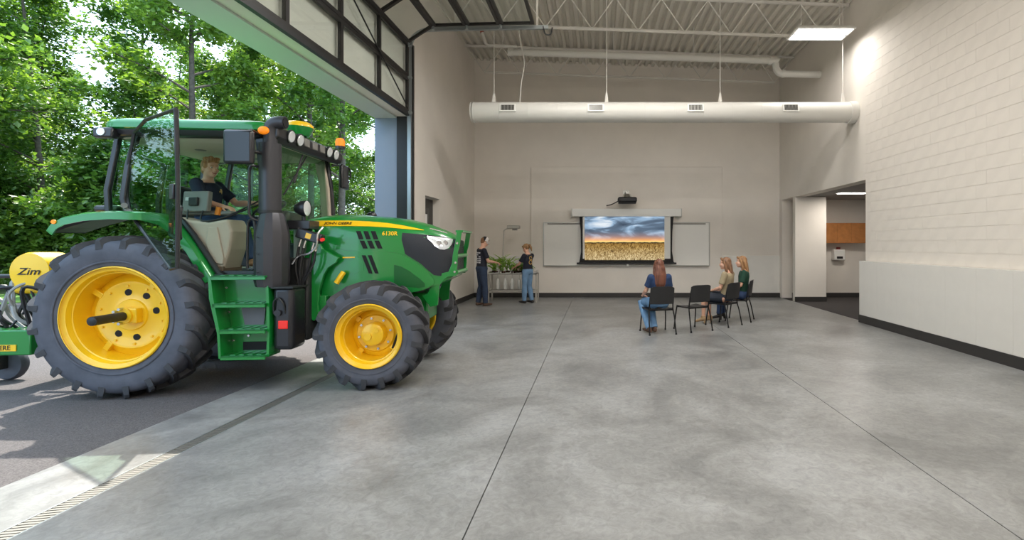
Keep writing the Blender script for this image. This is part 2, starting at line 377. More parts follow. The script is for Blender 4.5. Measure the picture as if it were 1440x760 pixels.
# ---- lights: one pendant fixture, plus unseen rows added to light the room
def pendant(x, y, z, label, power, up=.42):
    t = thing('pendant_light', label, 'light', (x, y, z), 0, 'pendant light fixtures')
    m = MB(); m.loft([[(-.6, -.3, 0), (.6, -.3, 0), (.6, .3, 0), (-.6, .3, 0)], [(-.6, -.3, .03), (.6, -.3, .03), (.6, .3, .03), (-.6, .3, .03)],
                      [(-.52, -.2, .1), (.52, -.2, .1), (.52, .2, .1), (-.52, .2, .1)]]); m.build('housing', M['white'], t, smooth=0)
    for s in (-1, 1): MB().box(-.55, .55, s * .145 - .115, s * .145 + .115, -.012, -.002).build('diffuser', M['lamp'], t, smooth=0)
    MB().box(-.55, .55, -.018, .018, -.03, 0).build('louver_rail', M['steel'], t, smooth=0)
    for sx in (-.4, .4):
        MB().cyl((sx, 0, .1), (sx, 0, ceil_z(x) - z + .02), .006, n=6).build('hanger_rod', M['steel_w'], t)
    l = bpy.data.lights.new('lamp_light', 'AREA'); l.shape = 'RECTANGLE'; l.size = 1.1; l.size_y = .5; l.energy = power; l.color = (1, .965, .925)
    o = bpy.data.objects.new('lamp_light', l); COL.objects.link(o); o.parent = t; o.location = (0, 0, -.05)
    u = bpy.data.lights.new('added_uplight', 'AREA'); u.shape = 'RECTANGLE'; u.size = 1.0; u.size_y = .3; u.energy = power * up; u.color = (1, .965, .925)  # upward light added to brighten the ceiling; the fixture itself only shines down
    o = bpy.data.objects.new('added_uplight', u); COL.objects.link(o); o.parent = t; o.location = (0, 0, .13); o.rotation_euler = (R(180), 0, 0)
P0 = 50
pendant(4.66, 10.4, 6.0, 'lit white pendant light fixture hung near the opening to the side room', P0 * .5, .04)
for y in (8.2, 4.6, 1.0, -2.6): pendant(1.9, y, 6.0, 'unseen pendant light fixture added to brighten the room, in the row nearer the side room', P0 * 1.35)  # out-of-view row, added to brighten walls and tractor
for y in (8.2, 4.6, 1.0, -2.6): pendant(-.4, y, 6.0, 'unseen pendant light fixture added to brighten the room, in the row nearer the overhead door', P0 * 1.35)  # second out-of-view row, added for the same extra light
t = thing('ceiling_light', 'lit recessed ceiling light in the low side room', 'light', (6.72, 13.1, OH + .02))
MB().box(-.4, .4, -.15, .15, -.012, 0).build('frame', M['white'], t, smooth=0)
MB().box(-.36, .36, -.12, .12, -.02, -.012).build('diffuser', M['lamp'], t, smooth=0)
l = bpy.data.lights.new('lamp_light', 'AREA'); l.size = .6; l.energy = 28; l.color = (1, .93, .84)
o = bpy.data.objects.new('lamp_light', l); COL.objects.link(o); o.parent = t; o.location = (0, 0, -.05)

# ---- glazed overhead door, raised: two rows upright, one tilted, three flat
od = thing('overhead_door', 'raised sectional overhead door of clear glass panes in dark frames', 'door', (XL + .07, 0, 0))
N = 7; PW = (DY1 - .2 - DY0 - .0) / N; y0 = DY0
path = [(0, DH + .03), (0, DH + .71), (0, DH + 1.39), (.50, DH + 1.72), (1.15, DH + 1.735), (1.80, DH + 1.75), (2.46, DH + 1.765)]
for r in range(6):
    (ax, az), (bx, bz) = path[r], path[r + 1]
    a = Vector((ax, 0, az)); d = Vector((bx - ax, 0, bz - az)); L = d.length; d.normalize(); nrm = Vector((d.z, 0, -d.x))
    fr = Matrix(((nrm.x, 0, d.x, ax), (0, 1, 0, 0), (nrm.z, 0, d.z, az), (0, 0, 0, 1)))
    y1 = y0 + N * PW
    MB().box(-.025, .025, y0, y1, .004, .064, fr).build('bottom_rail' if r == 0 else 'rail', M['alu_d'], od, smooth=0)
    MB().box(-.025, .025, y0, y1, L - .064, L - .004, fr).build('rail', M['alu_d'], od, smooth=0)
    for k in range(N + 1):
        y = y0 + k * PW; e = .035 if 0 < k < N else .05
        MB().box(-.025, .025, max(y0, y - e), min(y1, y + e), .064, L - .064, fr).build('stile', M['alu_d'], od, smooth=0)
    for k in range(N):
        MB().box(-.004, .004, y0 + k * PW + .04, y0 + (k + 1) * PW - .04, .064, L - .064, fr).build('pane', M['glass'], od, smooth=0)
    for y in (y0 + .02, y1 - .02): MB().cyl(fr @ Vector((.02, y, .0)), fr @ Vector((.09, y, .0)), .03, n=10).build('roller', M['galv'], od)
MB().box(-.03, .03, y0, y0 + N * PW, DH - .03, DH + .034).build('bottom_seal', M['dark'], od, smooth=0)
MB().cyl((.04, 7.0, DH + 1.35), (.04, y0 + N * PW - .1, DH + .12), .012, n=6).build('brace_cable', M['dark'], od)
dtk = thing('door_track', 'curved galvanised overhead door track with hangers at the far jamb', 'track', (XL + .07, DY1 - .1, 0))
ty = 0
def rail(pts, name, w=.035, mt='galv'):
    m = MB(); P = [Vector(p) for p in pts]; secs = []
    for i, p in enumerate(P):
        t_ = (P[min(i + 1, len(P) - 1)] - P[max(i - 1, 0)]).normalized(); nn = Vector((t_.z, 0, -t_.x))
        secs.append([p + nn * w + Vector((0, -.025, 0)), p + nn * w + Vector((0, .03, 0)), p - nn * w + Vector((0, .03, 0)), p - nn * w + Vector((0, -.025, 0))])
    m.loft(secs); return m.build(name, M[mt], dtk, smooth=30)
rail([(0, ty, 0), (0, ty, DH + 1.35)], 'vertical_track')
rail(bezier([(0, ty, DH + 1.35), (.08, ty, DH + 1.54), (.28, ty, DH + 1.67), (.55, ty, DH + 1.695)], 6), 'curved_track', .035)
rail([(.55, ty, DH + 1.695), (2.72, ty, DH + 1.735)], 'horizontal_track')
MB().box(.0, .06, .03, .1, 0, DH + 1.4).build('track_angle', M['alu_d'], dtk, smooth=0)
for x in (.9, 2.5): MB().box(x - .02, x + .02, .0, .03, DH + 1.73, ceil_z(XL + x) + .02).build('hanger', M['steel_w'], dtk, smooth=0)
MB().tube(bezier([(2.62, -.02, DH + 1.74), (2.66, -.02, DH + 1.6), (2.76, -.02, DH + 1.59), (2.8, -.02, DH + 1.72)], 5), .014, 6).build('bumper', M['dark'], dtk)

# ================================================================== things on the back wall
yb = YB - .05
wbd = thing('whiteboard', 'wide white marker board on the block wall behind the screen', 'whiteboard', (.885, yb, 1.62))
MB().box(-2.5, 2.5, -.02, 0, -.64, .64).build('writing_surface', M['wb'], wbd, smooth=0)
for nm, b in (('frame_rail', (-2.53, 2.53, -.03, 0, .64, .665)), ('frame_rail', (-2.53, 2.53, -.03, 0, -.665, -.64)), ('frame_rail', (-2.53, -2.5, -.03, 0, -.64, .64)), ('frame_rail', (2.5, 2.53, -.03, 0, -.64, .64))):
    MB().box(*b).build(nm, M['steel'], wbd, smooth=0)
MB().box(-2.4, 2.4, -.035, -.02, .60, .632).build('map_rail', mat('map rail', srgb(120, 116, 110), .5), wbd, smooth=0)
MB().box(-2.5, 2.5, -.1, -.02, -.66, -.645).build('marker_tray', M['steel'], wbd, smooth=0)
def field_picture():
    m = bpy.data.materials.new('projected wheat field'); m.use_nodes = True; n = m.node_tree; b = n.nodes['Principled BSDF']
    tc = n.nodes.new('ShaderNodeTexCoord'); sp = n.nodes.new('ShaderNodeSeparateXYZ'); n.links.new(tc.outputs['Object'], sp.inputs[0])
    def nz(scale, sx, sz, detail=6, dist=0):
        mp = n.nodes.new('ShaderNodeMapping'); mp.inputs['Scale'].default_value = (sx, 1, sz); n.links.new(tc.outputs['Object'], mp.inputs[0])
        t = n.nodes.new('ShaderNodeTexNoise'); t.inputs['Scale'].default_value = scale; t.inputs['Detail'].default_value = detail; t.inputs['Distortion'].default_value = dist
        n.links.new(mp.outputs[0], t.inputs['Vector']); return t
    def ramp(src, stops):
        r = n.nodes.new('ShaderNodeValToRGB'); e = r.color_ramp.elements
        e[0].position, e[0].color = stops[0][0], srgb(*stops[0][1]); e[1].position, e[1].color = stops[-1][0], srgb(*stops[-1][1])
        for p, c in stops[1:-1]: q = e.new(p); q.color = srgb(*c)
        n.links.new(src, r.inputs[0]); return r.outputs[0]
    def mix(f, a, c, mode='MIX'):
        x = n.nodes.new('ShaderNodeMix'); x.data_type = 'RGBA'; x.blend_type = mode
        if isinstance(f, float): x.inputs[0].default_value = f
        else: n.links.new(f, x.inputs[0])
        n.links.new(a, x.inputs[6]); n.links.new(c, x.inputs[7]); return x.outputs[2]
    def mr(src, a, b_, c=0, d=1):
        x = n.nodes.new('ShaderNodeMapRange'); x.inputs[1].default_value = a; x.inputs[2].default_value = b_; x.inputs[3].default_value = c; x.inputs[4].default_value = d
        n.links.new(src, x.inputs[0]); return x.outputs[0]
    z = sp.outputs[2]
    cl = nz(1.4, .8, 2.6, 8, .6)
    clouds = ramp(cl.outputs['Fac'], [(.3, (60, 74, 92)), (.47, (92, 110, 130)), (.56, (150, 178, 205)), (.66, (225, 232, 238))])
    glow = ramp(mr(z, -.13, .30), [(0, (255, 226, 130)), (.18, (250, 170, 90)), (.45, (190, 150, 140)), (1, (120, 135, 150))])
    skyc = mix(mr(z, -.10, .22, .05, 1), glow, clouds)
    wh = nz(16, 1.6, .8, 8, 1.5)
    wheat = ramp(wh.outputs['Fac'], [(.32, (92, 74, 46)), (.48, (172, 146, 98)), (.62, (232, 214, 170))])
    far = ramp(mr(z, -.65, -.14), [(0, (255, 255, 255)), (.75, (215, 195, 150)), (1, (180, 150, 90))])
    wheat = mix(1.0, wheat, far, 'MULTIPLY')
    tl = nz(6, 1, .2, 3); ln_ = n.nodes.new('ShaderNodeMath'); ln_.operation = 'MULTIPLY_ADD'; ln_.inputs[1].default_value = .05; ln_.inputs[2].default_value = -.15
    n.links.new(tl.outputs['Fac'], ln_.inputs[0])
    gt = n.nodes.new('ShaderNodeMath'); gt.operation = 'GREATER_THAN'; n.links.new(z, gt.inputs[0]); n.links.new(ln_.outputs[0], gt.inputs[1])
    g2 = n.nodes.new('ShaderNodeMath'); g2.operation = 'GREATER_THAN'; n.links.new(z, g2.inputs[0]); g2.inputs[1].default_value = -.155
    dark = n.nodes.new('ShaderNodeRGB'); dark.outputs[0].default_value = srgb(52, 46, 36)
    c = mix(g2.outputs[0], wheat, mix(gt.outputs[0], dark.outputs[0], skyc))
    b.inputs['Base Color'].default_value = (.02, .02, .02, 1); b.inputs['Roughness'].default_value = .9; b.inputs['Specular IOR Level'].default_value = 0
    n.links.new(c, b.inputs['Emission Color']); b.inputs['Emission Strength'].default_value = 1.0
    return m
scr = thing('projection_screen', 'pull-down projection screen showing a wheat field under sunset clouds', 'screen', (.88, yb - .14, 1.7))
MB().prism([(-.09, .75), (.10, .75), (.10, .90), (-.06, .98), (-.09, .98)], -1.64, 1.64, 'x').build('case', M['white'], scr, smooth=0, bevel=.008)
for s in (-1, 1): MB().box(s * 1.64 - .012, s * 1.64 + .012, -.1, .11, .74, .985).build('case_end', M['steel'], scr, smooth=0)
MB().prism([(-1.42, .76), (1.42, .76), (1.38, .3), (1.37, -.3), (1.42, -.62), (1.5, -.66), (-1.5, -.66), (-1.42, -.62), (-1.37, -.3), (-1.38, .3)], -.004, .0).build('fabric', mat('screen black border', srgb(34, 32, 33), .8), scr, smooth=0)
MB().box(-1.32, 1.32, -.007, -.0045, -.52, .75).build('viewing_surface', M['wb'], scr, smooth=0)
pc = MB().box(-1.2, 1.2, -.003, .003, -.66, .66).build('picture', field_picture(), scr, smooth=0); pc.location = (-.06, -.0105, .10)
MB().cyl((-1.5, -.005, -.66), (1.5, -.005, -.66), .028, n=10).build('bottom_bar', M['dark'], scr)
MB().box(.0, .06, -.02, .0, -.74, -.68).build('pull_handle', M['white'], scr, smooth=0)
pj = thing('projector', 'short-throw projector on a wall arm above the screen', 'projector', (.88, yb, 2.9))
MB().box(-.28, .28, -.62, -.28, -.06, .10).build('body', M['dark'], pj, bevel=.05, seg=3)
MB().box(-.26, .26, -.60, -.30, -.085, -.055).build('under_shell', M['dark'], pj, bevel=.01)
MB().cyl((0, -.34, .09), (0, -.34, .2), .16, .11, n=18).build('mount_plate', M['chrome'], pj)
MB().box(-.05, .05, -.45, -.005, .2, .28).build('arm', M['steel'], pj, bevel=.01)
MB().box(-.1, .1, -.014, -.002, .12, .36).build('wall_plate', M['steel'], pj, smooth=0)
MB().tube(bezier([(-.25, -.4, 0), (-.45, -.2, -.09), (-.6, -.06, -.115)], 5), .016, 6).build('cable', M['dark'], pj)
# side room: cupboard doors and dispenser
cb = thing('wall_cabinet', 'row of oak veneer wall cabinets in the side room', 'cabinet', (7.15, YB, 1.65))
MB().box(-.85, .85, -.32, -.002, 0, .6).build('carcass', M['oak'], cb, smooth=0)
for k in range(4): MB().box(-.845 + k * .4235, -.845 + k * .4235 + .418, -.342, -.32, .005, .595).build('cabinet_door', M['oak'], cb, smooth=0)
dp = thing('towel_dispenser', 'small white wall dispenser below the oak wall cabinets', 'dispenser', (7.3, YB, 1.13))
MB().box(-.17, .17, -.2, -.002, 0, .33).build('housing', M['white'], dp, bevel=.03)
MB().box(-.09, .09, -.206, -.198, .05, .12).build('window', M['dark'], dp, smooth=0)
MB().cyl((0, -.1, .33), (0, -.1, .40), .06, n=12).build('knob', mat('red cap', srgb(120, 40, 34), .4), dp)
# ================================================================== outside: paving, grass, trees
struct(MB().box(-16, XL - .1801, -12, 22, -.3, -.005).build('ground_asphalt', M['asphalt'], smooth=0))
M['grass'] = mat('lawn', srgb(92, 132, 52), .95, var=.35, vscale=6, bump=.6, bscale=30)
M['soil'] = mat('woodland floor', srgb(88, 98, 50), .95, var=.4, vscale=2, bump=.8, bscale=12)
struct(MB().box(-19, -16, -12, 30, -.3, .02).box(-16, XL - .7, 22, 30, -.3, .02).build('ground_lawn', M['grass'], smooth=0))
struct(MB().box(-90, -19, -30, 90, -.3, .0).box(-19, XL - .7, 30, 90, -.3, .0).build('ground_woodland', M['soil'], smooth=0))
def leaf_mat(name, c1, c2, c3):
    m = bpy.data.materials.new(name); m.use_nodes = True; n = m.node_tree
    for x in list(n.nodes): n.nodes.remove(x)
    o = n.nodes.new('ShaderNodeOutputMaterial'); d = n.nodes.new('ShaderNodeBsdfDiffuse'); t = n.nodes.new('ShaderNodeBsdfTranslucent')
    mx = n.nodes.new('ShaderNodeMixShader'); mx.inputs[0].default_value = .5
    tc = n.nodes.new('ShaderNodeTexCoord'); nz = n.nodes.new('ShaderNodeTexNoise'); nz.inputs['Scale'].default_value = 2.2; nz.inputs['Detail'].default_value = 5
    n.links.new(tc.outputs['Object'], nz.inputs['Vector'])
    r = n.nodes.new('ShaderNodeValToRGB'); e = r.color_ramp.elements
    e[0].position = .33; e[0].color = srgb(*c1); e[1].position = .68; e[1].color = srgb(*c3); q = e.new(.5); q.color = srgb(*c2)
    n.links.new(nz.outputs['Fac'], r.inputs[0]); n.links.new(r.outputs[0], d.inputs[0])
    g = n.nodes.new('ShaderNodeMix'); g.data_type = 'RGBA'; g.blend_type = 'MULTIPLY'; g.inputs[0].default_value = 1; g.inputs[7].default_value = (1.15, 1.2, .55, 1)
    n.links.new(r.outputs[0], g.inputs[6]); n.links.new(g.outputs[2], t.inputs[0])
    n.links.new(d.outputs[0], mx.inputs[1]); n.links.new(t.outputs[0], mx.inputs[2])
    gl = n.nodes.new('ShaderNodeBsdfGlossy'); gl.inputs['Roughness'].default_value = .35; m2 = n.nodes.new('ShaderNodeMixShader'); m2.inputs[0].default_value = .06
    n.links.new(mx.outputs[0], m2.inputs[1]); n.links.new(gl.outputs[0], m2.inputs[2]); n.links.new(m2.outputs[0], o.inputs[0])
    return m
LEAF = [leaf_mat('leaves a', (84, 120, 50), (116, 150, 64), (164, 192, 92)), leaf_mat('leaves b', (64, 102, 46), (96, 134, 56), (138, 172, 82)),
        leaf_mat('leaves c', (104, 136, 56), (142, 168, 72), (186, 204, 106))]
BARK = mat('bark', srgb(92, 82, 72), .9, var=.3, vscale=10, bump=.8, bscale=25)
def leaves(rng, clusters, per, size):
    """leaf blades: two triangles folded on the midrib"""
    vs = []; fs = []
    for (c, rad) in clusters:
        for k in range(per):
            d = Vector((rng.gauss(0, 1), rng.gauss(0, 1), rng.gauss(0, .7))); d = d / max(d.length, .01) * rad * rng.random() ** .45
            p = Vector(c) + d
            a = Vector((rng.gauss(0, 1), rng.gauss(0, 1), rng.gauss(-.3, .5))).normalized()
            b = a.cross(Vector((rng.gauss(0, .5), rng.gauss(0, .5), 1))).normalized(); L = size * rng.uniform(.65, 1.35); W = L * .34
            nn = a.cross(b)
            i = len(vs); vs += [p, p + a * L * .5 + b * W + nn * W * .3, p + a * L, p + a * L * .5 - b * W + nn * W * .3]
            fs += [(i, i + 1, i + 2), (i, i + 2, i + 3)]
    me = bpy.data.meshes.new('foliage'); me.from_pydata([tuple(v) for v in vs], [], fs); return me
def tree_meshes(seed, H, spread, base, nb, per, size, lm):
    rng = random.Random(seed); m = MB(); cl = []
    lean = Vector((rng.uniform(-.05, .05), rng.uniform(-.05, .05), 1))
    P = [Vector((0, 0, -.1)) + Vector((lean.x * H * t + math.sin(t * 5 + seed) * .18, lean.y * H * t + math.cos(t * 4 + seed) * .15, H * t)) for t in (0, .15, .3, .45, .6, .75, .9, 1)]
    r0 = .007 * H + .02
    tk = MB().tube(P, [r0 * (1.15 - t) for t in (0, .15, .3, .45, .6, .75, .9, 1)], 8)
    for b in range(nb):
        t = base + (1 - base) * ((b + rng.random()) / nb) ** .9; i = min(6, int(t * 7.4)); p = P[i].lerp(P[min(i + 1, 7)], .5)
        p = Vector((p.x, p.y, H * t * .97)); an = rng.uniform(0, 6.28); ln = spread * (1.15 - .75 * (t - base) / (1 - base)) * rng.uniform(.6, 1.1)
        dr = Vector((math.cos(an), math.sin(an), rng.uniform(.05, .55)))
        q = [p, p + dr * ln * .4 + Vector((0, 0, .1)), p + dr * ln * .75 + Vector((0, 0, rng.uniform(-.1, .2))), p + dr * ln]
        tk.tube(bezier(q, 3), [r0 * .38 * (1 - .09 * k) for k in range(10)], 5)
        for f in (.35, .55, .75, .95):
            for _ in range(2): cl.append((p + dr * ln * f + Vector((rng.gauss(0, .3), rng.gauss(0, .3), rng.gauss(.05, .25))) * spread * .28, spread * rng.uniform(.11, .22)))
    for k in range(6): cl.append((P[-1] + Vector((rng.gauss(0, .3), rng.gauss(0, .3), rng.gauss(-.3, .4))), spread * .22))
    fo = leaves(rng, cl, per, size); fo.materials.append(lm)
    return tk.mesh('trunk', BARK, 60), fo
TREES = [tree_meshes(1, 14, 3.4, .12, 24, 92, .17, LEAF[0]), tree_meshes(2, 16, 3.0, .25, 22, 92, .17, LEAF[1]), tree_meshes(3, 11, 3.2, .05, 22, 92, .16, LEAF[2]),
         tree_meshes(4, 15, 2.8, .30, 20, 92, .17, LEAF[0]), tree_meshes(5, 12.5, 3.6, .08, 26, 92, .16, LEAF[1])]
SHR = [tree_meshes(11, 3.0, 1.7, .0, 14, 60, .16, LEAF[2]), tree_meshes(12, 4.2, 2.2, .0, 16, 70, .18, LEAF[1]), tree_meshes(13, 2.2, 1.5, .0, 12, 60, .15, LEAF[0])]
def plant(kind, meshes, x, y, s, a, label, cat, group):
    t = thing(kind, label, cat, (x, y, 0), a, group); t.scale = (s, s, s)
    inst('trunk', meshes[0], t); f = inst('foliage', meshes[1], t); f['kind'] = 'stuff'
rng = random.Random(21)
LBL = ['tall broadleaf tree with bright green leaves', 'tall straight tree with dark leaves', 'short yellow-green tree leafed down to the ground',
       'slender tree with a long bare trunk and bright leaves', 'wide dark green tree with low branches']
spots = [(-20.5, 15.0), (-17.0, 20.5), (-22, 20), (-26.5, 20.5), (-14.2, 25.5), (-18.5, 26), (-24, 27), (-31, 26.5), (-13.0, 31), (-17.5, 33), (-23, 34), (-30, 34),
         (-37, 32), (-16, 40), (-22, 42), (-28, 42), (-36, 42), (-20, 50), (-28, 52), (-44, 40), (-25, 16), (-29.5, 22), (-12.5, 24.5), (-11.5, 37), (-33, 50), (-45, 52), (-26, 23.5), (-20, 30), (-26, 60), (-38, 60), (-24, 11), (-27, 6.5), (-23.5, 2), (-30, 0), (-31, 11), (-24, -5), (-34, 16.5), (-36, 5)]
for i, (x, y) in enumerate(spots):
    k = (i * 3 + i // 4) % 5; depth = 'at the edge of the paving' if y < 24 else ('in the middle of the wood' if y < 36 else 'deep in the wood')
    plant('tree', TREES[k], x + rng.uniform(-.5, .5), y + rng.uniform(-.5, .5), rng.uniform(.9, 1.25), rng.uniform(0, 6.28), LBL[k] + ' ' + depth, 'tree', LBL[k] + ' ' + depth)
SL = ['bushy yellow-green shrub at the wood edge', 'tall dark green shrub under the trees', 'low bright green shrub at the wood edge']
for i in range(44):
    d = [18.5, 21.5, 26, 32][i % 4] * rng.uniform(.95, 1.08); a = -1.28 + .9 * ((i * 7) % 44) / 44 + rng.uniform(-.01, .01); k = i % 3
    x, y = a * d, d
    if x > -13 and y < 24: continue
    plant('shrub', SHR[k], x, y, rng.uniform(.8, 1.3), rng.uniform(0, 6.28), SL[k], 'shrub', SL[k])
for i in range(12):
    k = i % 3; plant('shrub', SHR[k], -21.5 - (i % 2) * 3 + rng.uniform(-.5, .5), -4 + i * 1.7, rng.uniform(.8, 1.3), rng.uniform(0, 6.28), SL[k], 'shrub', SL[k])
# ================================================================== the tractor
GREEN = mat('tractor green enamel', srgb(20, 130, 52), .28, coat=.7); YEL = mat('wheel yellow enamel', srgb(246, 196, 22), .35, coat=.4)
RUB = mat('tyre rubber', srgb(82, 84, 93), .75, var=.18, vscale=7, bump=.1, bscale=60); LUGM = mat('tyre lug rubber', srgb(60, 60, 63), .75, var=.2, vscale=9, bump=.2, bscale=70)
BLK = mat('black trim', srgb(34, 34, 38), .35, coat=.2); CAST = mat('dark casting', srgb(36, 38, 38), .55, bump=.2); EXH = mat('exhaust coating', srgb(66, 66, 70), .38, .35)
BEIGE = mat('cab interior trim', srgb(176, 164, 148), .7); BEIGE2 = mat('cab headliner', srgb(196, 186, 170), .8); SIL = mat('bright metal', srgb(205, 205, 205), .25, .9)
TINT = glass('green tinted glass', (.72, .86, .76, 1), .07); LENS = mat('clear lamp lens', srgb(225, 228, 230), .1, .3, coat=.6)
AMB = emit('amber lens', srgb(255, 140, 20), .35); RED = emit('red reflector', srgb(220, 40, 30), .25); HOSE = mat('rubber hose', srgb(26, 26, 28), .5)  # RED gives the reflector and lever knob a faint glow of their own
DGL = mat('dark grille mesh', srgb(22, 26, 34), .35, bump=.6, bscale=220); HOLE = mat('painted recess shade', srgb(18, 18, 20), .8); GREY = mat('grey plastic', srgb(122, 120, 116), .5)  # HOLE: near-black discs and plates stand in for the shade in openings
tc_ = thing('tractor', 'green farm tractor with yellow wheels and open cab door, parked in the doorway', 'tractor', (-5.08, 6.2, 0), R(4.5))
def part(m, name, mt, parent=None, **k): return m.build(name, mt, parent or tc_, **k)

# ---- wheels
AX = rot(90, 'X')
def lug_mesh(Rr, w, sgn, tag_):
    secs = []
    for t in (0, .15, .35, .6, .8, .93, 1.0):
        h = sgn * (-.03 + t * (w * .5 + .03)); ph = (t ** .85) * w * .62 / Rr
        car = Rr - .048 - .03 * (abs(h) / (w / 2)) ** 2 - (.012 if t > .9 else 0) - (.035 if t >= 1 else 0)
        top = Rr - .006 * (t > .5) - (.012 if t > .9 else 0) - (.03 if t >= 1 else 0)
        bw, tw = (.034 + .006 * t) / Rr, (.019 + .006 * t) / Rr
        if t >= 1: h = sgn * w * .505
        pts = []
        for (r, a) in ((car - .012, -bw), (top, -tw), (top, tw), (car - .012, bw)):
            an = ph + a; pts.append((r * math.cos(an), -h, r * math.sin(an)))
        secs.append(pts)
    return MB().loft(secs).mesh('lug', LUGM, 30)
def wheel(cx, cy, cz, Rr, rim, w, nl, side, front):
    base = tr(cx, cy, cz) @ (Matrix() if side < 0 else rot(180, 'Z'))
    half = [(rim - .01, .34), (rim + .012, .40), (rim + .05, .455), ((rim + Rr) / 2 - .01, .5), (Rr - .13, .497), (Rr - .085, .47), (Rr - .06, .38), (Rr - .05, .2), (Rr - .047, 0)]
    prof = [(r, h * w) for r, h in half] + [(r, -h * w) for r, h in half[::-1][1:]]
    ty = MB().lathe(prof, 64, AX, closed=True).build('tire', RUB, tc_, 50); ty.matrix_local = base
    for s in (1, -1):
        lm = lug_mesh(Rr, w, s, '')
        for k in range(nl):
            a = 360 / nl * (k + (.5 if s > 0 else 0)); inst('lug', lm, ty, rot(a, 'Y'))
    # moulded ring on the sidewall
    MB().lathe([(rim + .075, w * .485), (rim + .085, w * .497), (rim + .095, w * .489)], 64, AX).build('sidewall_ring', RUB, ty, 60)
    q = w * .425; d = .21 if not front else .20
    prof = [(rim + .022, q + .028), (rim + .03, q + .012), (rim + .02, q), (rim - .012, q - .012), (rim - .028, q - .06), (rim - .038, q - .065), (rim - .05, q - d - .02), (rim - .055, -q + .06), (rim - .01, -q), (rim + .02, -q - .01)]
    rm = MB().lathe(prof, 64, AX).build('rim', YEL, tc_, 35); rm.matrix_local = base
    sd = rm.modifiers.new('thick', 'SOLIDIFY'); sd.thickness = .008; sd.offset = 0
    if not front:
        disc = [(.0, q - d + .02), (.16, q - d + .02), (.17, q - d + .005), (.26, q - d - .01), (.33, q - d + .015), (.36, q - d + .015), (.385, q - d - .01), (rim - .045, q - d - .05)]
        MB().lathe(disc, 48, AX).lathe([(r, h - .014) for r, h in disc], 48, AX).build('wheel_disc', YEL, rm, 35)
        for k in range(4):
            a = k * 90 + 35; MB().box(rim - .15, rim - .045, -.012 - (q - d + .01), .012 - (q - d - .03), -.03, .03, rot(a, 'Y')).build('rim_lug', YEL, rm, smooth=0, bevel=.006)
        for k in range(8):
            if k % 4 == 3: continue
            a = R(k * 45 + 10); MB().cyl((.245 * math.cos(a), -(q - d - .014), .245 * math.sin(a)), (.245 * math.cos(a), -(q - d - .002), .245 * math.sin(a)), .036, n=16).build('disc_hole', HOLE, rm)
        for k in range(10):
            a = R(k * 36 + 24); MB().cyl((.315 * math.cos(a), -(q - d), .315 * math.sin(a)), (.315 * math.cos(a), -(q - d + .024), .315 * math.sin(a)), .013, n=8).build('bolt', YEL, rm)
        MB().box(-.04, .12, -(q - d + .1), -(q - d), -.08, .08).build('hub_block', YEL, rm, smooth=0, bevel=.012)
        MB().cyl((0, -(q - d - .02), 0), (0, -(q - d + .12), 0), .085, n=24).build('hub', YEL, rm)
        for bx, bz in ((-.06, .05), (-.06, -.05), (-.01, .075), (-.01, -.075)): MB().cyl((bx, -(q - d + .1), bz), (bx, -(q - d + .16), bz), .016, n=6).build('hub_bolt', SIL, rm)
        MB().cyl((0, -(q - d), 0), (0, -(q - d + .47), 0), .046, n=20).cyl((0, -(q - d + .47), 0), (0, -(q - d + .478), 0), .04, .03, n=20).build('axle_shaft', CAST, rm)
    else:
        disc = [(.05, q - d), (.2, q - d), (.215, q - d - .02), (.25, q - d - .03), (rim - .045, q - d - .06)]
        MB().lathe(disc, 48, AX).lathe([(r, h - .014) for r, h in disc], 48, AX).build('wheel_disc', YEL, rm, 35)
        MB().lathe([(0, q - d + .11), (.09, q - d + .11), (.12, q - d + .095), (.128, q - d + .05), (.135, q - d)], 32, AX).build('hub_cap', YEL, rm, 30)
        MB().cyl((-.045, -(q - d + .105), -.02), (-.045, -(q - d + .122), -.02), .04, n=18).cyl((.05, -(q - d + .105), .05), (.05, -(q - d + .12), .05), .025, n=14).build('hub_plate', YEL, rm)
        for k in range(8):
            a = R(k * 45 + 12); MB().cyl((.175 * math.cos(a), -(q - d), .175 * math.sin(a)), (.175 * math.cos(a), -(q - d + .024), .175 * math.sin(a)), .014, n=6).build('bolt', SIL, rm)
        for k in range(4):
            a = k * 90 + 40; MB().box(rim - .10, rim - .04, -(q - d), -(q - d - .05), -.03, .03, rot(a, 'Y')).build('rim_lug', YEL, rm, smooth=0, bevel=.006)
        MB().box(.225, .265, -(q - d + .004), -(q - d - .03), -.1, .09, rot(20, 'Y')).build('rim_slot', HOLE, rm, smooth=0)
for s in (-1, 1):
    wheel(.0, s * .85, .845, .855, .50, .46, 20, s, False)
    wheel(2.51, s * .79, .595, .605, .325, .37, 17, s, True)

# ---- chassis
part(MB().box(.35, 2.82, -.2, .2, .5, 1.1), 'chassis', CAST, bevel=.03)
part(MB().box(-.5, .45, -.3, .3, .5, 1.25), 'transmission', CAST, bevel=.05)
part(MB().cyl((0, -.72, .845), (0, .72, .845), .13, n=20), 'rear_axle', CAST)
part(MB().cyl((2.51, -.62, .595), (2.51, .62, .595), .075, n=16).box(2.41, 2.61, -.3, .3, .5, .72), 'front_axle', GREEN, bevel=.02)
for s in (-1, 1): part(MB().ell((2.51, s * .6, .595), (.14, .1, .16), 16, 10), 'steering_knuckle', GREEN)
part(MB().box(2.72, 2.96, -.24, .24, .66, 1.0), 'front_support', GREEN, bevel=.02)
part(MB().box(.55, 1.3, -.66, -.22, .48, 1.2), 'fuel_tank', CAST, bevel=.06)
part(MB().box(.55, 1.5, .22, .8, .48, 1.2), 'battery_box', CAST, bevel=.06)
part(MB().box(1.3, 1.72, -.62, -.2, .5, 1.45), 'mud_guard', CAST, bevel=.03)

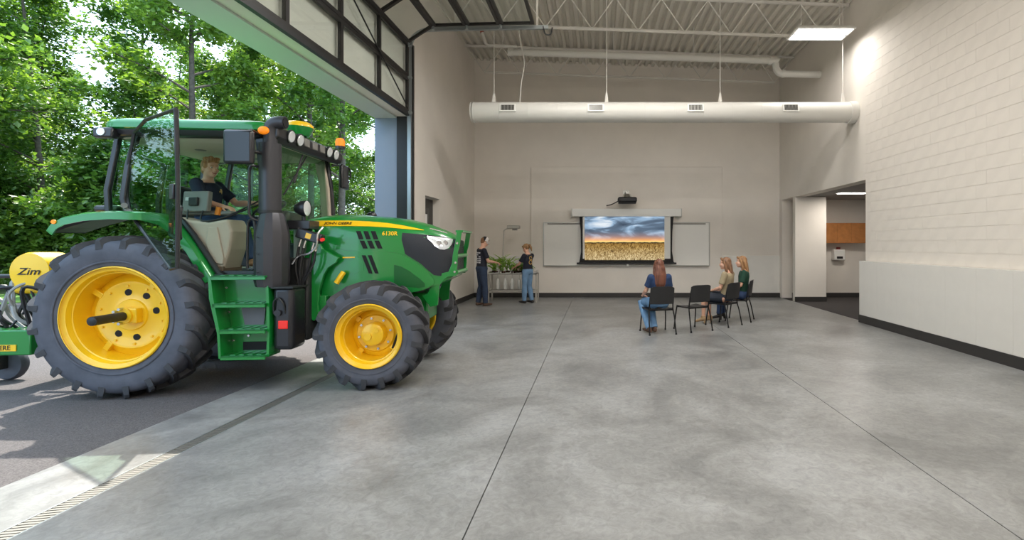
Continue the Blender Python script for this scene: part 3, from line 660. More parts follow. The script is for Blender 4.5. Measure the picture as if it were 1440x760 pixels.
# ---- hood
HX = [1.5, 1.7, 1.9, 2.15, 2.4, 2.7, 2.95, 3.12, 3.22, 3.28]
HW = [.40, .415, .425, .43, .43, .42, .395, .365, .335, .30]
HT = [1.93, 1.97, 1.98, 1.97, 1.955, 1.92, 1.855, 1.79, 1.745, 1.70]
HB = [1.3, 1.2, 1.1, 1.02, 1.0, 1.0, 1.05, 1.12, 1.17, 1.2]
def lerp_tab(T, x):
    if x <= HX[0]: return T[0]
    for i in range(len(HX) - 1):
        if x <= HX[i + 1]:
            t = (x - HX[i]) / (HX[i + 1] - HX[i]); return T[i] * (1 - t) + T[i + 1] * t
    return T[-1]
def hood_y(x, z):
    zt = lerp_tab(HT, x); zc = zt - .30; t = max(0, min(1, (z - zc) / (zt - zc)))
    return lerp_tab(HW, x) * (1 - .07 * (t > 0) * t) * (1 - t ** 3.2) ** .5
secs = []
for x in HX:
    zt = lerp_tab(HT, x); zb = lerp_tab(HB, x); zc = zt - .30; ring = []
    zs = [zb, (zb + zc) / 2, zc] + [zc + .30 * f for f in (.25, .45, .62, .76, .87, .95, .99)]
    ring = [(x, -hood_y(x, z), z) for z in zs] + [(x, 0, zt + .004)] + [(x, hood_y(x, z), z) for z in zs[::-1]]
    secs.append(ring)
hd = part(MB().loft(secs), 'hood', GREEN, smooth=38)
def strip(xs, lo, hi, off, nm, mt, par=None, side=-1, nz=6, th=.006):
    """a thin skin that follows the hood side between two curves"""
    m = MB(); secs = []
    def at(x, z, o): return (x, side * (hood_y(x, z) + o), z)
    for x, a, b in zip(xs, lo, hi):
        zs = [a + (b - a) * k / nz for k in range(nz + 1)]
        secs.append([at(x, z, off) for z in zs] + [at(x, z, off - th) for z in zs[::-1]])
    m.loft(secs); return m.build(nm, mt, par or hd, 45)
STX = [1.54, 1.7, 1.9, 2.1, 2.3, 2.5, 2.7, 2.85, 2.93]
for s in (-1, 1):
    strip(STX, [1.82, 1.822, 1.825, 1.825, 1.823, 1.812, 1.795, 1.783, 1.778], [1.89, 1.893, 1.895, 1.893, 1.885, 1.867, 1.835, 1.803, 1.784], .005, 'stripe', YEL, side=s)
    gx = [2.70, 2.74, 2.8, 2.92, 3.0, 3.07, 3.13, 3.2, 3.26, 3.29]
    strip(gx, [1.66, 1.49, 1.45, 1.37, 1.29, 1.23, 1.22, 1.22, 1.24, 1.26], [1.745, 1.742, 1.738, 1.728, 1.72, 1.712, 1.705, 1.69, 1.675, 1.665], .006, 'side_grille', DGL, side=s)
    hl = strip([2.985, 3.04, 3.09, 3.14, 3.19, 3.235, 3.262], [1.69, 1.63, 1.575, 1.545, 1.54, 1.56, 1.61], [1.708, 1.704, 1.70, 1.695, 1.687, 1.678, 1.67], .016, 'headlight', LENS, side=s)
    for bx, bz in ((3.12, 1.62), (3.19, 1.62)):
        y = s * (hood_y(bx, bz) + .008); MB().cyl((bx, y, bz), (bx, y + s * .014, bz), .034, .028, n=16).build('bulb_reflector', SIL, hl)
    strip([1.78, 1.95, 2.1, 2.3, 2.48, 2.6, 2.7, 2.8, 2.9, 3.0, 3.07], [1.0, .98, .96, .96, .96, .98, 1.0, 1.02, 1.04, 1.08, 1.12], [1.56, 1.545, 1.53, 1.525, 1.52, 1.51, 1.485, 1.44, 1.365, 1.27, 1.18], .022, 'side_shield', GREEN, side=s, th=.025)
    strip([2.62, 2.7, 2.8, 2.9, 2.97], [1.12, 1.1, 1.09, 1.08, 1.09], [1.36, 1.34, 1.28, 1.2, 1.13], .026, 'shield_shade', mat('green enamel, recess', srgb(12, 92, 38), .4), side=s)  # darker green strip paints recess shade onto the shield; nothing is sunk in
    strip([1.6, 2.0, 2.45], [1.675, 1.665, 1.66], [1.685, 1.675, 1.67], .004, 'crease', GREEN, side=s)
    for k in range(3):
        x0 = 2.17 + .085 * k
        for (za, zb, sl) in ((1.665, 1.765, .04), (1.555, 1.65, .04)):
            o = (1.765 - zb) * .42
            strip([x0 + o, x0 + o + .038, x0 + o + .05, x0 + o + .088], [zb - .004, za, za, za], [zb, zb, zb, za + .004], .007, 'hood_vent', HOLE, side=s, nz=3)
    for k in range(2):
        x0 = 2.25 + .07 * k; strip([x0, x0 + .04, x0 + .08, x0 + .12], [1.47, 1.365, 1.26, 1.255], [1.475, 1.475, 1.37, 1.26], .028, 'shield_vent', HOLE, side=s, nz=3)
    strip([1.98, 2.05, 2.18, 2.27], [1.3, 1.26, 1.26, 1.3], [1.42, 1.47, 1.47, 1.40], .026, 'access_panel', GREEN, side=s, nz=3)
    strip([2.03, 2.1, 2.17], [1.44, 1.442, 1.444], [1.455, 1.457, 1.459], .031, 'panel_decal', YEL, side=s, nz=2)
BLKINK = mat('black ink', srgb(20, 20, 18), .5)
tm = text_mesh('JOHN DEERE', .058, BLKINK, .0008, sx=.95); tmy = text_mesh('6130R', .072, YEL, .0015, sx=.95)
FN = rot(90, 'X')
for nm, me, x, z in (('lettering', tm, 1.945, 1.858), ('model_number', tmy, 2.56, 1.735)):
    y = hood_y(x, z); sl = math.atan2(hood_y(x, z + .02) - hood_y(x, z - .02), .04)
    yaw = math.atan2(hood_y(x + .1, z) - hood_y(x - .1, z), .2)
    inst(nm, me, hd, tr(x, -y - .0095, z) @ Matrix.Rotation(-yaw, 4, 'Z') @ Matrix.Rotation(sl, 4, 'X') @ FN)
    inst(nm, me, hd, tr(x, y + .0095, z) @ rot(180, 'Z') @ Matrix.Rotation(yaw, 4, 'Z') @ Matrix.Rotation(sl, 4, 'X') @ FN)
part(MB().box(3.275, 3.31, -.27, .27, 1.23, 1.66), 'front_grille', DGL, hd, bevel=.02)
part(MB().tube(bezier([(3.0, -.30, 1.80), (3.1, -.27, 1.775), (3.2, -.25, 1.745)], 4), .008, 6), 'hood_trim', SIL, hd)

# ---- front guard: two slotted plates with cross tubes
NP = [(3.34, 1.78), (3.40, 1.77), (3.37, 1.58), (3.35, 1.51), (3.345, 1.35), (3.33, 1.22), (3.23, 1.21), (3.17, 1.16), (3.13, 1.1), (3.12, 1.0), (3.11, .86), (3.02, .84), (2.92, .98), (2.99, 1.0), (3.06, 1.18), (3.15, 1.25), (3.24, 1.27), (3.28, 1.37), (3.29, 1.48), (3.32, 1.63)]
gd_ = part(MB().prism(NP, -.36, -.335), 'front_guard', GREEN, smooth=0, bevel=.004)
part(MB().prism([(x - .01, z) for x, z in NP], .31, .335), 'guard_plate', GREEN, gd_, smooth=0, bevel=.004)
part(MB().box(3.32, 3.41, -.335, .31, 1.755, 1.78), 'guard_top', GREEN, gd_, smooth=0)
for z in (1.46, 1.26): part(MB().cyl((3.325, -.335, z), (3.325, .31, z), .028, n=12), 'guard_tube', GREEN, gd_)
for x, z in ((3.325, 1.38), (3.315, 1.27), (3.345, 1.62)): part(MB().cyl((x, -.362, z), (x, -.375, z), .014, n=8), 'bolt', SIL, gd_)

# ---- loader mount, couplers and hoses on the right side
LM = [(1.64, 1.82), (1.72, 1.8), (1.78, 1.66), (1.84, 1.55), (2.02, 1.45), (1.99, 1.39), (1.9, 1.33), (1.85, 1.24), (1.80, 1.06), (1.79, .89), (1.80, .76), (1.74, .71), (1.68, .76), (1.62, .89), (1.6, 1.14), (1.62, 1.39), (1.66, 1.55)]
for s in (-1, 1):
    lmo = part(MB().prism(LM, s * .50, s * .545), 'loader_mount', GREEN, smooth=0, bevel=.006)
    part(MB().box(1.62, 1.86, s * .2 if s > 0 else -.5, s * .2 if s < 0 else .5, .74, 1.0), 'mount_bracket', GREEN, lmo, bevel=.01)
    for x, z in ((1.70, .95), (1.70, 1.25), (1.75, 1.42), (1.68, .8)): part(MB().cyl((x, s * .545, z), (x, s * .56, z), .014, n=8), 'bolt', SIL, lmo)
part(MB().tube(bezier([(2.06, -.5, 1.28), (2.03, -.52, 1.22), (1.99, -.53, 1.15)], 4), .03, 8), 'hitch_pin', YEL)
cp = part(MB().box(-.14, .14, -.05, .05, -.055, .055, tr(1.75, -.64, 1.70) @ rot(17, 'Y')), 'hydraulic_coupler', BLK, bevel=.012)
part(MB().box(-.03, .03, -.053, -.049, -.03, .03, tr(1.75, -.64, 1.70) @ rot(17, 'Y')), 'coupler_plate', YEL, cp, smooth=0)
part(MB().tube(bezier([(1.90, -.66, 1.80), (1.86, -.7, 1.72), (1.84, -.7, 1.58), (1.76, -.7, 1.50), (1.64, -.68, 1.47), (1.57, -.68, 1.38)], 6), .013, 8), 'lever', SIL, cp)
part(MB().cyl((1.90, -.66, 1.66), (1.90, -.70, 1.655), .02, n=10), 'lever_knob', RED, cp)
for k, (x, z) in enumerate(((1.66, 1.66), (1.71, 1.645), (1.80, 1.62), (1.84, 1.605))):
    part(MB().cyl((x, -.66, z), (x - .02, -.67, z - .08), .014, n=8), 'coupler_fitting', SIL, cp)
    tip = (1.575 + .034 * k, -.66 + .02 * (k % 2), .79)
    part(MB().tube(bezier([(x - .02, -.67, z - .08), (x - .05, -.68, 1.35), (1.635 + .012 * k, -.665, 1.13), (tip[0] + .01, -.67, .95), tip], 5), .0135, 8), 'hose', HOSE, cp)
    part(MB().cyl(tip, (tip[0], tip[1], .69), .012, n=8), 'hose_fitting', SIL, cp)
for k in range(3):
    x = 1.60 + .04 * k; part(MB().tube(bezier([(1.63 + .02 * k, -.64, 1.5), (1.62 + .02 * k, -.64, 1.2), (1.61 + .03 * k, -.65, .95), (x, -.65, .80)], 5), .012, 8), 'hose', HOSE, cp)
    part(MB().cyl((x, -.65, .80), (x, -.65, .715), .011, n=8), 'hose_fitting', SIL, cp)
part(MB().tube(bezier([(1.60, -.69, 1.13), (1.66, -.705, 1.125), (1.72, -.68, 1.13)], 3), .012, 6), 'hose_tie', HOSE, cp)

# ---- exhaust and the box below it
ex = part(MB().lathe([(.0, 1.14), (.155, 1.14), (.17, 1.2), (.17, 1.72), (.125, 1.92), (.11, 1.95), (0, 1.95)], 12, tr(1.42, -.80, 0)), 'exhaust_muffler', EXH, smooth=20)
part(MB().tube([(1.40, -.80, 1.94), (1.40, -.80, 2.72)], .108, 24), 'exhaust_stack', EXH, ex)
part(MB().tube(bezier([(1.40, -.80, 2.70), (1.40, -.80, 2.86), (1.43, -.80, 2.935), (1.50, -.80, 2.955), (1.56, -.80, 2.955)], 6), .07, 18), 'exhaust_elbow', EXH, ex)
part(MB().cyl((1.555, -.80, 2.955), (1.566, -.80, 2.955), .058, n=18), 'exhaust_outlet', HOLE, ex)
part(MB().tube([(1.40, -.80, 1.95), (1.40, -.80, 1.98)], .118, 24), 'clamp', CAST, ex)
for z in (1.3, 1.5, 1.68): part(MB().cyl((1.36, -.965, z), (1.36, -.975, z), .008, n=8), 'rivet', CAST, ex)
dt_ = part(MB().box(1.485, 1.70, -.92, -.62, .45, 1.14), 'side_tank', BLK, bevel=.05, seg=3)
part(MB().box(1.55, 1.65, -.933, -.918, .685, .775), 'reflector', RED, dt_, bevel=.01)
part(MB().cyl((1.55, -.915, .86), (1.55, -.945, .86), .035, n=14), 'filler_cap', BLK, dt_)
part(MB().tube(bezier([(1.50, -.915, .85), (1.51, -.935, .98), (1.56, -.94, 1.02), (1.61, -.935, .95), (1.62, -.915, .85)], 4), .01, 6), 'cap_guard', CAST, dt_)
part(MB().box(1.48, 1.71, -.94, -.6, 1.125, 1.145), 'tank_strap', CAST, dt_, smooth=0)

# ---- steps
stp = part(MB().box(.90, 1.46, -.80, -.78, .40, 1.27), 'step_back', GREEN, smooth=0)
part(MB().prism([(.88, 1.25), (.905, 1.27), (.93, 1.04), (.995, .68), (1.01, .39), (.985, .39), (.97, .66), (.89, 1.03)], -1.0, -.72), 'step_side', GREEN, stp, smooth=0)
part(MB().prism([(1.43, 1.27), (1.455, 1.27), (1.47, .95), (1.475, .68), (1.465, .39), (1.44, .39), (1.45, .68)], -.95, -.72), 'step_side', GREEN, stp, smooth=0)
for z, xa in ((1.25, .9), (.955, .915), (.675, .985), (.395, 1.0)):
    part(MB().box(xa, 1.455, -1.0, -.72, z, z + .02).box(xa, 1.455, -1.0, -.985, z - .025, z + .02), 'step_tread', GREEN, stp, smooth=0, bevel=.004)
    for k in range(5): part(MB().box(xa + .07 + k * .09, xa + .12 + k * .09, -.95, -.8, z + .0195, z + .025), 'tread_stud', GREEN, stp, smooth=0)
part(MB().prism([(1.10, .93), (1.36, .93), (1.34, .72), (1.14, .72)], -.815, -.801), 'step_pad', mat('grey pad', srgb(110, 110, 116), .6), stp, smooth=0)
part(MB().box(1.12, 1.37, -.812, -.801, .44, .53), 'step_slot', HOLE, stp, smooth=0)
for x, z in ((.95, 1.13), (1.40, 1.12), (.98, .86), (1.02, .55), (1.18, .60)): part(MB().cyl((x, -.80, z), (x, -.82, z), .012, n=8), 'bolt', SIL, stp)

# ---- rear fenders
FP = [(-.66, 1.755, 1.06), (-.60, 1.83, 1.07), (-.50, 1.89, 1.07), (-.30, 1.935, 1.07), (-.05, 1.955, 1.06), (.2, 1.95, .98), (.36, 1.89, .90), (.5, 1.76, .86), (.63, 1.57, .85), (.75, 1.36, .85), (.83, 1.23, .85)]
for s in (-1, 1):
    m = MB(); secs = []
    for i, (x, z, yo) in enumerate(FP):
        a = FP[max(i - 1, 0)]; b = FP[min(i + 1, len(FP) - 1)]; t = Vector((b[0] - a[0], 0, b[1] - a[1])).normalized(); nn = Vector((-t.z, 0, t.x)); p = Vector((x, 0, z))
        yi = .62 if x < .25 else .70
        k = lambda y, d: tuple(p + nn * d + Vector((0, s * y, 0)))
        secs.append([k(yi, 0), k(yo - .04, .0), k(yo, -.018), k(yo + .004, -.09), k(yo - .012, -.09), k(yo - .02, -.03), k(yo - .05, -.02), k(yi, -.02)])
    fo = part(m.loft(secs), 'fender', GREEN, smooth=35)
    part(MB().cyl((-.56, s * 1.068, 1.835), (-.56, s * 1.082, 1.835), .022, n=14), 'marker_lamp', AMB, fo)
    un = [(x + .01, z - .03 - .0, yo) for x, z, yo in FP[:6]]
    secs = [[(x, s * .62, z - .03), (x, s * (yo - .06), z - .03), (x, s * (yo - .10), z - .10 * math.sin(math.pi * min(1, (i + .4) / 5.0))), (x, s * .62, z - .10 * math.sin(math.pi * min(1, (i + .4) / 5.0)))] for i, (x, z, yo) in enumerate(FP[:6])]
    part(MB().loft(secs), 'fender_liner', CAST, fo, smooth=30)
    # dark seal along the cab side of the fender
    P2 = [(.34, 1.93), (.46, 1.86), (.58, 1.70), (.72, 1.48), (.84, 1.28), (.88, 1.26)]
    part(MB().tube([(x, s * .76, z) for x, z in P2], .03, 8), 'seal', BLK, fo)
part(MB().box(.8, 1.36, -.80, .80, 1.22, 1.275), 'cab_sill', BLK, bevel=.01)

# ---- cab
part(MB().box(.3, 1.34, -.74, .74, 1.275, 1.31), 'cab_floor', BLK, smooth=0)
def post(pts, nm, mt, w=.035, d=.05, par=None):
    m = MB(); secs = []
    for x, y, z in pts: secs.append([(x - d, y - w, z), (x + d, y - w, z), (x + d, y + w, z), (x - d, y + w, z)])
    return part(m.loft(secs), nm, mt, par, smooth=30, bevel=.012)
for s in (-1, 1):
    post([(1.36, s * .77, 1.25), (1.355, s * .79, 1.9), (1.33, s * .78, 2.4), (1.28, s * .76, 2.82)], 'cab_post', BLK)
    if s > 0: post([(1.33, s * .70, 1.5), (1.325, s * .72, 1.9), (1.30, s * .71, 2.4), (1.24, s * .69, 2.78)], 'pillar_trim', BEIGE, .03, .06)
    post([(-.06, s * .80, 1.90), (-.10, s * .82, 2.1), (-.06, s * .81, 2.45), (.02, s * .79, 2.82)], 'cab_post', BLK, .025, .03)
    post([(-.36, s * .68, 1.85), (-.36, s * .70, 2.2), (-.26, s * .68, 2.82)], 'cab_post', BLK, .025, .03)
def rrect(hx0, hx1, hy, r, z, n=5):
    out = []
    for cx_, cy_, a0 in ((hx1 - r, hy - r, 0), (hx0 + r, hy - r, 90), (hx0 + r, -hy + r, 180), (hx1 - r, -hy + r, 270)):
        for k in range(n + 1):
            a = R(a0 + 90 * k / n); out.append((cx_ + r * math.cos(a), cy_ + r * math.sin(a), z))
    return out
rf = part(MB().loft([rrect(-.30, 1.40, .86, .16, 2.845), rrect(-.32, 1.43, .885, .18, 2.86), rrect(-.32, 1.43, .885, .18, 2.905), rrect(-.30, 1.41, .87, .18, 2.945), rrect(-.24, 1.34, .80, .2, 2.975), rrect(-.1, 1.2, .65, .2, 2.99)]), 'roof', GREEN, smooth=50)
part(MB().loft([rrect(-.28, 1.36, .82, .15, 2.775), rrect(-.30, 1.39, .85, .16, 2.80), rrect(-.30, 1.40, .86, .16, 2.846)]), 'roof_frame', BLK, rf, smooth=50)
part(MB().loft([rrect(-.2, 1.26, .70, .15, 2.74), rrect(-.24, 1.3, .76, .15, 2.778)]), 'headliner', BEIGE2, rf, smooth=40)
for x, y in ((.3, -.25), (.75, -.1), (.6, .35)): part(MB().lathe([(0, -.006), (.05, -.006), (.06, 0)], 20, tr(x, y, 2.738)), 'air_vent', GREY, rf)
br = part(MB().prism([(1.36, 2.76), (1.44, 2.74), (1.50, 2.80), (1.50, 2.90), (1.42, 2.945), (1.36, 2.945)], -.82, .82), 'light_brow', BLK, rf, smooth=0, bevel=.02)
for y in (-.58, -.38, .38, .58):
    lp = part(MB().cyl((1.49, y, 2.85), (1.515, y, 2.845), .078, n=20), 'work_light', CAST, br)
    part(MB().cyl((1.513, y, 2.845), (1.522, y, 2.843), .068, .06, n=20), 'work_light_lens', LENS, br)
for y in (-.2, 0, .2): part(MB().box(1.49, 1.51, y - .06, y + .06, 2.80, 2.9), 'brow_vent', GREY, br, bevel=.01)
for s in (-1, 1):
    part(MB().ell((1.37, s * .875, 2.85), (.06, .03, .045), 14, 10), 'corner_lamp', AMB, rf)
    part(MB().box(-.34, -.14, s * .86 - .05, s * .86 + .05, 2.74, 2.85), 'rear_lamp_housing', BLK, rf, bevel=.02)
    part(MB().cyl((-.25, s * .86 + s * .045, 2.80), (-.25, s * .86 + s * .06, 2.80), .04, n=16), 'rear_work_light', LENS, rf)
gp = part(MB().lathe([(0, 2.975), (.12, 2.975), (.165, 3.05), (.175, 3.08)], 28, tr(1.3, .0, 0)), 'receiver_base', GREEN, rf, smooth=40)
part(MB().lathe([(.175, 3.08), (.17, 3.11), (.13, 3.145), (0, 3.16)], 28, tr(1.3, 0, 0)), 'receiver_dome', YEL, rf, smooth=40)
bc = part(MB().tube([(1.40, .86, 2.83), (1.40, .97, 2.83), (1.40, .97, 3.0)], .014, 8), 'beacon_stalk', BLK, rf)
part(MB().cyl((1.40, .97, 3.0), (1.40, .97, 3.04), .065, n=18), 'beacon_base', BLK, rf)
part(MB().lathe([(.062, 3.04), (.064, 3.11), (.05, 3.15), (0, 3.165)], 18, tr(1.40, .97, 0)), 'beacon_dome', AMB, rf, smooth=50)
# glazing
def pane(poly, nm, par=None, frame=None):
    a = [Vector(p) for p in poly]; n_ = (a[1] - a[0]).cross(a[2] - a[0]).normalized() * .003; k = len(a)
    m = MB().add([p + n_ for p in a] + [p - n_ for p in a], [tuple(range(k)), tuple(range(2 * k - 1, k - 1, -1))] + [(i, (i + 1) % k, (i + 1) % k + k, i + k) for i in range(k)])
    return part(m, nm, TINT, par, smooth=0)
pane([(1.37, -.73, 1.55), (1.37, .73, 1.55), (1.31, .70, 2.76), (1.31, -.70, 2.76)], 'windshield')
pane([(-.36, -.66, 1.95), (-.36, .66, 1.95), (-.27, .64, 2.76), (-.27, -.64, 2.76)], 'rear_window')
pane([(1.32, .775, 1.35), (.80, .79, 1.35), (.45, .80, 1.85), (.0, .81, 1.98), (.03, .79, 2.76), (1.25, .76, 2.76)], 'side_window')
for s in (-1, 1): pane([(-.11, s * .80, 1.98), (-.34, s * .70, 1.98), (-.25, s * .68, 2.76), (-.02, s * .78, 2.76)], 'quarter_window')
part(MB().tube([(1.40, -.1, 2.72), (1.40, -.3, 2.35)], .012, 6).tube([(1.40, .0, 2.72), (1.41, -.55, 2.18)], .009, 6), 'wiper', BLK)
part(MB().box(1.33, 1.5, -.42, .42, 1.3, 1.62), 'firewall', BLK, bevel=.02)
# open door on the right side
DM = Matrix(((.846, -.533, 0, 0), (-.533, -.846, 0, -.85), (0, 0, 1, 0), (0, 0, 0, 1)))
DO = [(.985, 2.935), (1.02, 2.2), (1.01, 1.37), (.874, 1.36), (.45, 1.63), (-.02, 1.94), (-.09, 2.1), (-.07, 2.44), (.08, 2.80), (.34, 2.905)]
do = part(MB().prism(DO, -.003, .003, 'y', DM), 'door_glass', TINT, smooth=0); do.name = 'cab_door'
ring = [DM @ Vector((x, 0, z)) for x, z in DO]
part(MB().tube(ring[0:4], [.022, .02, .02, .018], 8), 'door_frame', BLK, do)
part(MB().tube(ring[3:7], [.013, .014, .02, .02], 8), 'door_frame', BLK, do)
part(MB().tube(ring[6:] + ring[:1], .018, 8), 'door_frame', BLK, do)
part(MB().tube([DM @ Vector(p) for p in ((-.02, .0, 1.94), (-.08, .02, 2.02), (-.02, .05, 2.02))], .03, 8), 'hinge', GREY, do)
hp = bezier([DM @ Vector(p) for p in ((.80, -.03, 1.70), (.78, -.05, 1.92), (.83, -.06, 1.98), (.95, -.05, 1.97), (.975, -.03, 1.90), (.97, -.03, 1.72), (.92, -.05, 1.66), (.80, -.03, 1.70))], 4)
part(MB().tube(hp, .022, 8), 'door_handle', BLK, do)
part(MB().box(.91, .99, -.03, .03, 2.05, 2.2, DM), 'door_latch', BLK, do, bevel=.01)
# mirrors, rails, lamps
for s in (-1, 1):
    mi = part(MB().box(-.15, .15, -.035, .035, -.18, .18, tr(1.23 if s < 0 else 1.42, s * 1.06, 2.63 if s < 0 else 2.6) @ rot(0 if s < 0 else 98, 'Z')), 'mirror', BLK, bevel=.03, seg=3)
    if s < 0:
        part(MB().tube(bezier([(1.33, -.80, 2.78), (1.33, -1.0, 2.82), (1.33, -1.06, 2.78), (1.33, -1.06, 2.62), (1.28, -1.06, 2.6)], 4), .013, 8), 'mirror_arm', BLK, mi)
        part(MB().tube([(1.38, -.81, 2.6), (1.30, -1.03, 2.6)], .02, 8), 'mirror_arm', BLK, mi)
    else: part(MB().tube(bezier([(1.36, .80, 2.74), (1.40, 1.0, 2.76), (1.45, 1.18, 2.74), (1.45, 1.2, 2.6)], 4), .013, 8), 'mirror_arm', BLK, mi)
part(MB().tube(bezier([(1.30, -.84, 2.46), (1.245, -.9, 2.43), (1.24, -.9, 2.1), (1.24, -.9, 1.93), (1.30, -.88, 1.87), (1.38, -.86, 1.86)], 6), .015, 8), 'grab_rail', BLK)
part(MB().tube(bezier([(1.20, -.86, 1.84), (1.20, -.87, 1.38), (1.23, -.87, 1.34), (1.27, -.87, 1.36), (1.28, -.87, 1.6), (1.275, -.87, 1.84), (1.24, -.87, 1.88), (1.20, -.86, 1.84)], 5), .014, 8), 'grab_rail', BLK)
sm = part(MB().lathe([(0, -.10), (.05, -.09), (.085, -.03), (.092, .03), (.09, .04)], 20, tr(1.66, -.60, 2.02) @ rot(90, 'Y')), 'hood_lamp', BLK, smooth=40)
part(MB().lathe([(0, .045), (.05, .043), (.086, .035)], 20, tr(1.66, -.60, 2.02) @ rot(90, 'Y')), 'lamp_lens', LENS, sm, smooth=40)
part(MB().cyl((1.66, -.60, 1.93), (1.66, -.60, 1.82), .02, n=8).box(1.5, 1.74, -.64, -.40, 1.78, 1.88), 'lamp_bracket', BLK, sm, bevel=.01)
part(MB().cyl((2.0, .55, 1.97), (2.0, .55, 1.85), .03, n=8).ell((2.0, .55, 2.0), (.07, .06, .06), 12, 8), 'hood_lamp', BLK)
part(MB().box(1.5, 1.62, -.52, -.40, 1.25, 1.8), 'air_duct', mat('pale grey strut', srgb(150, 166, 160), .4), bevel=.01)
part(MB().tube([(-.62, .35, 1.9), (-.62, .35, 2.16), (-.55, .35, 2.65)], .035, 8).tube([(-.55, .35, 2.65), (-.62, .1, 2.7), (-.4, .1, 2.62)], .015, 6), 'rear_stalk', BLK)
part(MB().box(-.78, -.5, -.4, -.2, 1.98, 2.06), 'rear_tray', BLK, bevel=.03)
# interior
st = part(MB().box(-.02, .5, -.26, .26, 1.62, 1.76), 'seat', BLK, bevel=.05, seg=3)
part(MB().box(-.12, .02, -.25, .25, 1.74, 2.32, tr(0, 0, 0)), 'seat_back', BLK, st, bevel=.05, seg=3)
part(MB().box(.05, .4, -.2, .2, 1.31, 1.62), 'seat_base', BLK, st, bevel=.02)
cs = part(MB().prism([(.32, 1.92), (.45, 1.88), (.69, 1.85), (.90, 1.89), (.95, 1.75), (.92, 1.55), (.86, 1.34), (.82, 1.275), (.70, 1.275), (.55, 1.50), (.36, 1.76)], -.72, -.40), 'side_console', BEIGE, smooth=0, bevel=.03, seg=3)
part(MB().prism([(.70, 1.80), (.80, 1.80), (.87, 1.45), (.86, 1.38), (.74, 1.40), (.68, 1.62)], -.738, -.715), 'storage_door', BEIGE, cs, smooth=0, bevel=.015, seg=3)
part(MB().box(.70, .86, -.726, -.4, 1.277, 1.36), 'kick_plate', mat('brown kick plate', srgb(110, 92, 76), .7), cs, smooth=0)
part(MB().box(.15, .75, -.42, -.28, 1.95, 2.0), 'armrest', GREY, cs, bevel=.02)
mo = part(MB().box(-.17, .17, -.03, .03, -.12, .12, tr(.40, -.45, 2.10) @ rot(-14, 'Z') @ rot(-6, 'X')), 'monitor', GREY, bevel=.012)
part(MB().box(-.06, .06, -.06, -.03, -.05, .05, tr(.40, -.45, 2.10) @ rot(-14, 'Z')), 'monitor_bracket', CAST, mo, bevel=.01)
part(MB().box(-.13, .02, -.034, -.0305, .01, .05, tr(.40, -.45, 2.10) @ rot(-14, 'Z') @ rot(-6, 'X')), 'monitor_label', mat('pale label', srgb(190, 192, 190), .5), mo, smooth=0)
part(MB().tube([(.60, -.42, 1.95), (.62, -.42, 2.04)], .03, 8), 'control_lever', mat('orange grip', srgb(226, 132, 40), .5))
for k, P in enumerate((((.33, -.5, 2.0), (.45, -.66, 1.86), (.65, -.7, 1.84), (.9, -.6, 1.95), (1.15, -.3, 2.15)), ((.5, -.5, 2.0), (.6, -.68, 1.87), (.8, -.66, 1.9), (1.0, -.5, 2.05), (1.2, -.3, 2.25)), ((.28, -.6, 2.0), (.36, -.68, 1.87), (.42, -.7, 1.84), (.42, -.72, 1.74)))):
    part(MB().tube(bezier(P, 6), .009, 6), 'cable', HOSE)
part(MB().tube([(1.25, 0, 1.31), (1.12, 0, 1.80), (.98, 0, 2.02)], .045, 10), 'steering_column', BLK)
part(MB().box(1.0, 1.3, -.22, .22, 1.78, 2.02), 'dash', BLK, bevel=.06, seg=3)
part(MB().tube([(.95 + .16 * math.sin(a), .19 * math.cos(a), 2.05 + .10 * math.sin(a)) for a in [2 * math.pi * k / 28 for k in range(29)]], .016, 8), 'steering_wheel', BLK)
part(MB().box(-.16, .16, -.03, .03, -.11, .11, tr(1.12, -.33, 2.18) @ rot(-30, 'Z')), 'green_monitor', GREEN, bevel=.015)
part(MB().box(-.07, .07, -.05, .05, -.09, .09, tr(1.2, -.45, 2.5)), 'radio', BLK, bevel=.015)
# rear linkage
for s in (-1, 1): part(MB().tube([(-.35, s * .35, .62), (-.8, s * .42, .55), (-1.15, s * .42, .5)], .04, 8), 'lift_arm', CAST)

# ---- planter behind the tractor
pl = thing('planter', 'green farm planter with round yellow hopper and hoses hitched behind the tractor', 'planter', (-5.08, 6.2, 0), R(4.5))
part(MB().box(-2.6, -1.22, -.62, -.36, .38, .66), 'toolbar', GREEN, pl, bevel=.015)
part(MB().box(-2.2, -1.36, -.628, -.6195, .43, .50), 'decal', YEL, pl, smooth=0)
dm_ = text_mesh('JOHN DEERE', .072, BLKINK, .001, sx=1.0); inst('lettering', dm_, pl, tr(-1.62, -.6295, .465) @ FN)
part(MB().box(-1.5, -1.1, -.3, 1.4, .45, .62), 'toolbar_cross', GREEN, pl, bevel=.015)
hp_ = part(MB().lathe([(0, .0), (.19, 0), (.215, .02), (.217, .30), (.205, .33), (0, .34)], 40, tr(-1.30, -.22, 1.30) @ rot(90, 'X')), 'hopper', YEL, pl, smooth=40)
part(MB().box(-1.49, -1.1, -.54, -.24, 1.05, 1.28), 'hopper_base', YEL, pl, bevel=.04, seg=3)
zt_ = text_mesh('Zim', .11, BLKINK, .001, shear=.3, sx=1.3); inst('lettering', zt_, pl, tr(-1.30, -.5625, 1.30) @ FN)
for x in (-2.1, -1.7): part(MB().cyl((x, -.5, 1.25), (x + .28, -.5, 1.25), .022, n=10), 'handle_bar', BLK, pl)
rh = random.Random(5)
